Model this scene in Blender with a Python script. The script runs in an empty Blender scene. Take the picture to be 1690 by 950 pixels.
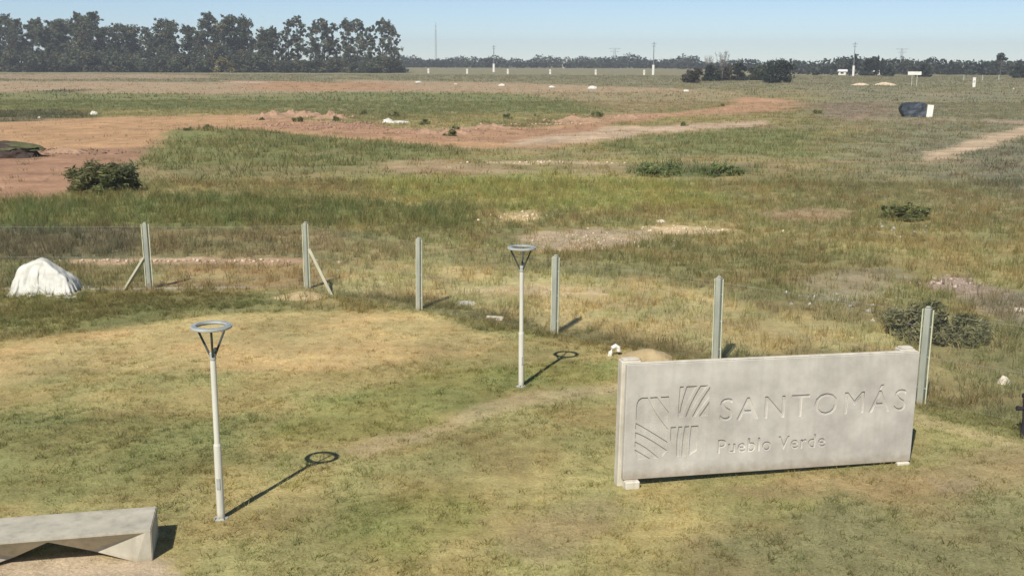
import bpy, bmesh, math, random
import numpy as np
from mathutils import Vector, Matrix

random.seed(7)
rng = np.random.default_rng(11)
R = math.radians
scene = bpy.context.scene
C = scene.collection

# ------------------------------------------------------------------ camera
cam_data = bpy.data.cameras.new('camera')
cam_data.sensor_width = 36.0
cam_data.lens = 39.408
cam_data.clip_start = 0.1
cam_data.clip_end = 20000
cam = bpy.data.objects.new('camera', cam_data)
C.objects.link(cam)
cam.matrix_world = Matrix.Translation((0, 0, 6.8)) @ Matrix.Rotation(R(90 - 11.4885), 4, 'X') @ Matrix.Rotation(R(0.15), 4, 'Z')
scene.camera = cam

# ------------------------------------------------------------------ sky, sun, exposure
SUN_EL = 46.0
SUN_DIR = Vector((-0.375 * math.cos(R(SUN_EL)), -0.927 * math.cos(R(SUN_EL)), math.sin(R(SUN_EL)))).normalized()
world = bpy.data.worlds.new('World')
scene.world = world
world.use_nodes = True
wn = world.node_tree
sky = wn.nodes.new('ShaderNodeTexSky')
sky.sky_type = 'NISHITA'
sky.sun_disc = False
sky.sun_elevation = R(SUN_EL)
sky.sun_rotation = math.atan2(SUN_DIR.x, SUN_DIR.y)
sky.air_density = 0.62
sky.dust_density = 0.0
sky.ozone_density = 3.0
bg = wn.nodes['Background']
bg.inputs['Strength'].default_value = 0.078
wn.links.new(sky.outputs['Color'], bg.inputs['Color'])

sun_data = bpy.data.lights.new('sun', 'SUN')
sun_data.energy = 4.0
sun_data.angle = R(0.5)
sun_data.color = (1.0, 0.95, 0.87)
sun = bpy.data.objects.new('sun', sun_data)
C.objects.link(sun)
sun.location = (0, 0, 60)
sun.rotation_euler = SUN_DIR.to_track_quat('Z', 'Y').to_euler()

vs = scene.view_settings
vs.view_transform = 'Standard'
vs.look = 'None'
vs.exposure = 0.38
vs.gamma = 1.0
vs.use_curve_mapping = False
scene.cycles.max_bounces = 6
scene.cycles.volume_bounces = 0

# ------------------------------------------------------------------ helpers
def lin(h, k=1.0):
    """sRGB hex to linear colour"""
    h = h.lstrip('#')
    o = []
    for i in (0, 2, 4):
        c = int(h[i:i + 2], 16) / 255
        o.append(k * (c / 12.92 if c <= 0.04045 else ((c + 0.055) / 1.055) ** 2.4))
    return np.array(o)

def tone(h, k, sat=.80):
    c = lin(h, k)
    g = c @ np.array([.30, .59, .11])
    return g + (c - g) * sat

def tag(o, label=None, cat=None, group=None, kind=None):
    if label: o['label'] = label
    if cat: o['category'] = cat
    if group: o['group'] = group
    if kind: o['kind'] = kind
    return o

def thing(name, label, cat, loc=(0, 0, 0), rotz=0.0, group=None):
    o = bpy.data.objects.new(name, None)
    o.empty_display_size = 0.2
    C.objects.link(o)
    o.location = loc
    o.rotation_euler = (0, 0, rotz)
    return tag(o, label, cat, group)

def link(name, me, mat=None, parent=None, smooth=False):
    if mat is not None and len(me.materials) == 0:
        me.materials.append(mat)
    if smooth:
        me.polygons.foreach_set('use_smooth', [True] * len(me.polygons))
    o = bpy.data.objects.new(name, me)
    C.objects.link(o)
    if parent is not None:
        o.parent = parent
    return o

def mesh_of(bm, name='mesh'):
    me = bpy.data.meshes.new(name)
    bm.to_mesh(me)
    bm.free()
    return me

def obj(name, bm, mat, parent=None, smooth=False):
    return link(name, mesh_of(bm, name), mat, parent, smooth)

def copy_tree(o, parent=None):
    c = o.copy()
    C.objects.link(c)
    c.parent = parent
    for ch in list(o.children):
        copy_tree(ch, c)
    return c

def box(bm, x0, x1, y0, y1, z0, z1, bev=0.0):
    vs_ = [bm.verts.new((x, y, z)) for z in (z0, z1) for y in (y0, y1) for x in (x0, x1)]
    fs = [(0, 2, 3, 1), (4, 5, 7, 6), (0, 1, 5, 4), (2, 6, 7, 3), (0, 4, 6, 2), (1, 3, 7, 5)]
    faces = [bm.faces.new([vs_[i] for i in f]) for f in fs]
    if bev > 0:
        es = list({e for f in faces for e in f.edges})
        bmesh.ops.bevel(bm, geom=es, offset=bev, segments=1, affect='EDGES')
    return vs_

def tube(bm, pts, radii, seg=10, cap=True):
    pts = [Vector(p) for p in pts]
    rings = []
    for i, p in enumerate(pts):
        a = pts[max(i - 1, 0)]
        b = pts[min(i + 1, len(pts) - 1)]
        d = (b - a).normalized()
        up = Vector((0, 0, 1)) if abs(d.z) < 0.95 else Vector((1, 0, 0))
        s = d.cross(up).normalized()
        t = s.cross(d)
        rr = radii[i] if hasattr(radii, '__len__') else radii
        rings.append([bm.verts.new(p + (s * math.cos(k / seg * math.tau) + t * math.sin(k / seg * math.tau)) * rr) for k in range(seg)])
    for i in range(len(rings) - 1):
        for k in range(seg):
            bm.faces.new((rings[i][k], rings[i][(k + 1) % seg], rings[i + 1][(k + 1) % seg], rings[i + 1][k]))
    if cap:
        bm.faces.new(rings[0][::-1])
        bm.faces.new(rings[-1])

def lathe(bm, prof, seg=24, closed=False):
    rings = [[bm.verts.new((r * math.cos(k / seg * math.tau), r * math.sin(k / seg * math.tau), z)) for k in range(seg)] for r, z in prof]
    n = len(rings)
    for i in range(n if closed else n - 1):
        a, b = rings[i], rings[(i + 1) % n]
        for k in range(seg):
            bm.faces.new((a[k], a[(k + 1) % seg], b[(k + 1) % seg], b[k]))
    if not closed:
        bm.faces.new(rings[0][::-1])
        bm.faces.new(rings[-1])

def np_mesh(name, verts, faces, cols=None):
    """verts (n,3); faces (m,k) all with the same corner count"""
    verts = np.ascontiguousarray(verts, dtype=np.float32)
    faces = np.ascontiguousarray(faces, dtype=np.int32)
    me = bpy.data.meshes.new(name)
    me.vertices.add(len(verts))
    me.vertices.foreach_set('co', verts.ravel())
    m, k = faces.shape
    me.loops.add(m * k)
    me.loops.foreach_set('vertex_index', faces.ravel())
    me.polygons.add(m)
    me.polygons.foreach_set('loop_start', np.arange(0, m * k, k, dtype=np.int32))
    me.update(calc_edges=True)
    if cols is not None:
        at = me.color_attributes.new('tint', 'FLOAT_COLOR', 'POINT')
        c4 = np.ones((len(verts), 4), np.float32)
        c4[:, :3] = cols
        at.data.foreach_set('color', c4.ravel())
    return me

# value noise in world space
def hash2(ix, iy, seed):
    h = (ix.astype(np.int64) * 374761393 + iy.astype(np.int64) * 668265263 + seed * 1274126177) & 0xFFFFFFFF
    h = ((h ^ (h >> 13)) * 1274126177) & 0xFFFFFFFF
    h = h ^ (h >> 16)
    return (h & 0xFFFFFF) / float(0xFFFFFF)

def vnoise(x, y, s, seed=0):
    x = np.asarray(x, float) / s
    y = np.asarray(y, float) / s
    ix, iy = np.floor(x), np.floor(y)
    fx, fy = x - ix, y - iy
    fx = fx * fx * (3 - 2 * fx)
    fy = fy * fy * (3 - 2 * fy)
    a = hash2(ix, iy, seed); b = hash2(ix + 1, iy, seed)
    c = hash2(ix, iy + 1, seed); d = hash2(ix + 1, iy + 1, seed)
    return (a * (1 - fx) + b * fx) * (1 - fy) + (c * (1 - fx) + d * fx) * fy

def fbm(x, y, s, seed=0, octv=4):
    t, a, n = 0, 1.0, 0
    for o in range(octv):
        t = t + a * vnoise(x, y, s / 2 ** o, seed + o * 17)
        n += a
        a *= 0.55
    return t / n

# ------------------------------------------------------------------ materials
def nodes_of(name):
    m = bpy.data.materials.new(name)
    m.use_nodes = True
    nt = m.node_tree
    return m, nt, nt.nodes['Principled BSDF']

def N(nt, kind, **kw):
    n = nt.nodes.new(kind)
    for k, v in kw.items():
        setattr(n, k, v)
    return n

def mat_mottled(name, c1, c2, scale=6.0, rough=0.85, bump=0.15, fine=60.0, streak=False, spec=0.3, metal=0.0, stain=0.0, splash=0.0):
    m, nt, b = nodes_of(name)
    tc = N(nt, 'ShaderNodeTexCoord')
    mp = N(nt, 'ShaderNodeMapping')
    if streak:
        mp.inputs['Scale'].default_value = (1.0, 1.0, 0.22)
    nt.links.new(tc.outputs['Object'], mp.inputs['Vector'])
    n1 = N(nt, 'ShaderNodeTexNoise')
    n1.inputs['Scale'].default_value = scale
    n1.inputs['Detail'].default_value = 7
    n1.inputs['Roughness'].default_value = 0.62
    nt.links.new(mp.outputs['Vector'], n1.inputs['Vector'])
    rp = N(nt, 'ShaderNodeValToRGB')
    rp.color_ramp.elements[0].position = 0.32
    rp.color_ramp.elements[1].position = 0.68
    rp.color_ramp.elements[0].color = (*c1, 1)
    rp.color_ramp.elements[1].color = (*c2, 1)
    nt.links.new(n1.outputs['Fac'], rp.inputs['Fac'])
    colour = rp.outputs['Color']
    if stain > 0:      # rain runs down the faces
        ms = N(nt, 'ShaderNodeMapping'); ms.inputs['Scale'].default_value = (5.0, 5.0, 0.35)
        nt.links.new(tc.outputs['Object'], ms.inputs['Vector'])
        ns = N(nt, 'ShaderNodeTexNoise'); ns.inputs['Scale'].default_value = 1.6; ns.inputs['Detail'].default_value = 6
        nt.links.new(ms.outputs['Vector'], ns.inputs['Vector'])
        rs = N(nt, 'ShaderNodeMapRange'); rs.inputs['From Min'].default_value = .50; rs.inputs['From Max'].default_value = .72
        rs.inputs['To Max'].default_value = stain
        nt.links.new(ns.outputs['Fac'], rs.inputs['Value'])
        mm = N(nt, 'ShaderNodeMix', data_type='RGBA'); mm.inputs['B'].default_value = (*lin('7c7466'), 1)
        nt.links.new(rs.outputs['Result'], mm.inputs['Factor']); nt.links.new(colour, mm.inputs['A'])
        colour = mm.outputs['Result']
    if splash > 0:     # mud thrown up by rain along the foot, ragged upper edge
        sp = N(nt, 'ShaderNodeSeparateXYZ'); nt.links.new(tc.outputs['Object'], sp.inputs['Vector'])
        ns = N(nt, 'ShaderNodeTexNoise'); ns.inputs['Scale'].default_value = 9.0; ns.inputs['Detail'].default_value = 6
        nt.links.new(tc.outputs['Object'], ns.inputs['Vector'])
        ad = N(nt, 'ShaderNodeMath', operation='MULTIPLY_ADD'); ad.inputs[1].default_value = -splash * 1.8; 
        nt.links.new(ns.outputs['Fac'], ad.inputs[0]); nt.links.new(sp.outputs['Z'], ad.inputs[2])
        rs = N(nt, 'ShaderNodeMapRange'); rs.inputs['From Min'].default_value = -splash * .9; rs.inputs['From Max'].default_value = splash * .25
        rs.inputs['To Min'].default_value = .55; rs.inputs['To Max'].default_value = 0.0
        nt.links.new(ad.outputs[0], rs.inputs['Value'])
        mm = N(nt, 'ShaderNodeMix', data_type='RGBA'); mm.inputs['B'].default_value = (*lin('8f7c5c'), 1)
        nt.links.new(rs.outputs['Result'], mm.inputs['Factor']); nt.links.new(colour, mm.inputs['A'])
        colour = mm.outputs['Result']
    nt.links.new(colour, b.inputs['Base Color'])
    n2 = N(nt, 'ShaderNodeTexNoise')
    n2.inputs['Scale'].default_value = fine
    n2.inputs['Detail'].default_value = 5
    nt.links.new(tc.outputs['Object'], n2.inputs['Vector'])
    bp = N(nt, 'ShaderNodeBump')
    bp.inputs['Strength'].default_value = bump
    bp.inputs['Distance'].default_value = 0.02
    nt.links.new(n2.outputs['Fac'], bp.inputs['Height'])
    nt.links.new(bp.outputs['Normal'], b.inputs['Normal'])
    b.inputs['Roughness'].default_value = rough
    b.inputs['Specular IOR Level'].default_value = spec
    b.inputs['Metallic'].default_value = metal
    return m

def mat_tinted(name, translucent=0.3, rough=0.9, jitter=0.25, nscale=3.0):
    """foliage: colour from the mesh's own tint attribute, varied by noise"""
    m, nt, b = nodes_of(name)
    at = N(nt, 'ShaderNodeAttribute')
    at.attribute_name = 'tint'
    tc = N(nt, 'ShaderNodeTexCoord')
    n1 = N(nt, 'ShaderNodeTexNoise')
    n1.inputs['Scale'].default_value = nscale
    n1.inputs['Detail'].default_value = 3
    nt.links.new(tc.outputs['Object'], n1.inputs['Vector'])
    mr = N(nt, 'ShaderNodeMapRange')
    mr.inputs['From Min'].default_value = 0.3
    mr.inputs['From Max'].default_value = 0.7
    mr.inputs['To Min'].default_value = 1 - jitter
    mr.inputs['To Max'].default_value = 1 + jitter
    nt.links.new(n1.outputs['Fac'], mr.inputs['Value'])
    mx = N(nt, 'ShaderNodeVectorMath', operation='SCALE')
    nt.links.new(at.outputs['Color'], mx.inputs[0])
    nt.links.new(mr.outputs['Result'], mx.inputs['Scale'])
    nt.links.new(mx.outputs['Vector'], b.inputs['Base Color'])
    b.inputs['Roughness'].default_value = rough
    b.inputs['Specular IOR Level'].default_value = 0.15
    if translucent > 0:
        tr = N(nt, 'ShaderNodeBsdfTranslucent')
        nt.links.new(mx.outputs['Vector'], tr.inputs['Color'])
        ms = N(nt, 'ShaderNodeMixShader')
        ms.inputs[0].default_value = translucent
        nt.links.new(b.outputs[0], ms.inputs[1])
        nt.links.new(tr.outputs[0], ms.inputs[2])
        nt.links.new(ms.outputs[0], nt.nodes['Material Output'].inputs['Surface'])
    return m

M = {}
M['concrete'] = mat_mottled('concrete', lin('aaa59b'), lin('cdc8bd'), 1.5, 0.9, 0.35, 70, stain=.13, splash=.16)
M['concrete_light'] = mat_mottled('concrete_light', lin('bfb7a4'), lin('d8d1c0'), 3.0, 0.9, 0.2, 70, stain=.3)
M['concrete_bench'] = mat_mottled('concrete_bench', lin('a6a08e'), lin('c0b9a6'), 2.4, 0.88, 0.3, 60, stain=.35, splash=.07)
M['concrete_post'] = mat_mottled('concrete_post', lin('92968a'), lin('b0b2a2'), 5.0, 0.9, 0.3, 80, streak=True, stain=.4, splash=.2)
M['brace'] = mat_mottled('brace_concrete', lin('9c9a80'), lin('b5b095'), 5.0, 0.9, 0.3, 80)
M['bar'] = mat_mottled('weathered_bar', lin('b9bb9c'), lin('d2d2b4'), 6.0, 0.8, 0.2, 60)
M['galv'] = mat_mottled('galvanised_wire', lin('7f8682'), lin('a3aaa6'), 8.0, 0.6, 0.1, 60)
M['lamp_white'] = mat_mottled('lamp_white_paint', lin('c9c6b6'), lin('dedbcb'), 3.0, 0.5, 0.05, 40, streak=True, stain=.3, splash=.12)
M['lamp_grey'] = mat_mottled('lamp_grey_paint', lin('9a9c94'), lin('b4b6ae'), 6.0, 0.5, 0.05, 40)
M['lamp_arm'] = mat_mottled('lamp_arm_paint', lin('3e423f'), lin('525652'), 6.0, 0.5, 0.05, 40)
M['lamp_panel'] = mat_mottled('lamp_panel', lin('868c8a'), lin('aab0ac'), 9.0, 0.3, 0.02, 40)
M['white_plastic'] = mat_mottled('white_plastic_sheet', lin('bcb9ac'), lin('dedcd0'), 3.0, 0.6, 0.3, 30, stain=.15, splash=.08)
M['white_paint'] = mat_mottled('white_paint', lin('d9d6ca'), lin('ece9df'), 2.0, 0.8, 0.1, 30)
M['stone_pale'] = mat_mottled('pale_stone', lin('c9bca6'), lin('e3d8c4'), 5.0, 0.95, 0.5, 30)
M['dark_metal'] = mat_mottled('dark_metal', lin('2c2830'), lin('3c3438'), 5.0, 0.7, 0.2, 30)
M['tarp'] = mat_mottled('dark_tarpaulin', lin('2c333b'), lin('4c545c'), 1.2, 0.55, 0.4, 10)
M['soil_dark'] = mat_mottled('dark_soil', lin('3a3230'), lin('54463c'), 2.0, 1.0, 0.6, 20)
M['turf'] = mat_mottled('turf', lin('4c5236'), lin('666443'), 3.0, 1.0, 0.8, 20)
M['sand'] = mat_mottled('sand_heap', lin('cbb294'), lin('e0cdb2'), 1.0, 1.0, 0.5, 10)
M['spoil'] = mat_mottled('red_spoil', lin('927660'), lin('b09074'), 1.6, 1.0, 1.0, 6)
M['soil_mound'] = mat_mottled('soil_mound', lin('a08c66'), lin('b8a47e'), 3.0, 1.0, 0.6, 25)
M['bark'] = mat_mottled('bark', lin('4b453e'), lin('776d60'), 2.0, 0.95, 0.5, 20)
M['twig'] = mat_mottled('twig', lin('6d6864'), lin('8a8580'), 2.0, 0.95, 0.2, 20)
M['roof'] = mat_mottled('pale_roof', lin('d8d6d0'), lin('ecebe6'), 0.6, 0.7, 0.1, 5)
M['pane'] = mat_mottled('window_pane', lin('2c3238'), lin('3c444a'), 1.0, 0.15, 0.0, 5)
M['steel'] = mat_mottled('pylon_steel', lin('6c7276'), lin('868c90'), 1.0, 0.6, 0.1, 10)
M['leaf'] = mat_tinted('leaves', 0.35, 0.85, 0.3, 0.35)
M['grass'] = mat_tinted('grass_blades', 0.5, 0.9, 0.18, 1.3)
M['weed'] = mat_tinted('weed_leaves', 0.45, 0.9, 0.25, 2.0)
M['clod'] = mat_tinted('soil_clods', 0.0, 1.0, 0.25, 6.0)

def mat_ground():
    m, nt, b = nodes_of('ground')
    at = N(nt, 'ShaderNodeAttribute')
    at.attribute_name = 'tint'
    tc = N(nt, 'ShaderNodeTexCoord')
    prev = at.outputs['Color']
    for sc, amp, det in ((0.45, 0.22, 5), (3.5, 0.20, 6), (22.0, 0.28, 5)):
        n1 = N(nt, 'ShaderNodeTexNoise')
        n1.inputs['Scale'].default_value = sc
        n1.inputs['Detail'].default_value = det
        n1.inputs['Roughness'].default_value = 0.65
        nt.links.new(tc.outputs['Object'], n1.inputs['Vector'])
        mr = N(nt, 'ShaderNodeMapRange')
        mr.inputs['From Min'].default_value = 0.3
        mr.inputs['From Max'].default_value = 0.7
        mr.inputs['To Min'].default_value = 1 - amp
        mr.inputs['To Max'].default_value = 1 + amp
        nt.links.new(n1.outputs['Fac'], mr.inputs['Value'])
        mx = N(nt, 'ShaderNodeVectorMath', operation='SCALE')
        nt.links.new(prev, mx.inputs[0])
        nt.links.new(mr.outputs['Result'], mx.inputs['Scale'])
        prev = mx.outputs['Vector']
    nt.links.new(prev, b.inputs['Base Color'])
    b.inputs['Roughness'].default_value = 1.0
    b.inputs['Specular IOR Level'].default_value = 0.1
    n2 = N(nt, 'ShaderNodeTexNoise')
    n2.inputs['Scale'].default_value = 9.0
    n2.inputs['Detail'].default_value = 8
    n2.inputs['Roughness'].default_value = 0.7
    nt.links.new(tc.outputs['Object'], n2.inputs['Vector'])
    bp = N(nt, 'ShaderNodeBump')
    bp.inputs['Strength'].default_value = 0.6
    bp.inputs['Distance'].default_value = 0.06
    nt.links.new(n2.outputs['Fac'], bp.inputs['Height'])
    nt.links.new(bp.outputs['Normal'], b.inputs['Normal'])
    return m
M['ground'] = mat_ground()

# ------------------------------------------------------------------ the land: cover, colour and height as functions of the place
# every patch: outline on the ground (metres), soft edge, ground colour, grass colour, grass cover 0..1, grass height
def seg_dist(x, y, poly):
    """signed distance to a closed polygon, positive inside"""
    d = np.full(x.shape, 1e18)
    ins = np.zeros(x.shape, bool)
    n = len(poly)
    for i in range(n):
        ax, ay = poly[i]
        bx, by = poly[(i + 1) % n]
        ex, ey = bx - ax, by - ay
        L = ex * ex + ey * ey + 1e-9
        t = np.clip(((x - ax) * ex + (y - ay) * ey) / L, 0, 1)
        d = np.minimum(d, (x - ax - t * ex) ** 2 + (y - ay - t * ey) ** 2)
        c = ((ay > y) != (by > y)) & (x < (bx - ax) * (y - ay) / (by - ay + 1e-12) + ax)
        ins ^= c
    d = np.sqrt(d)
    return np.where(ins, d, -d)

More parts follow.
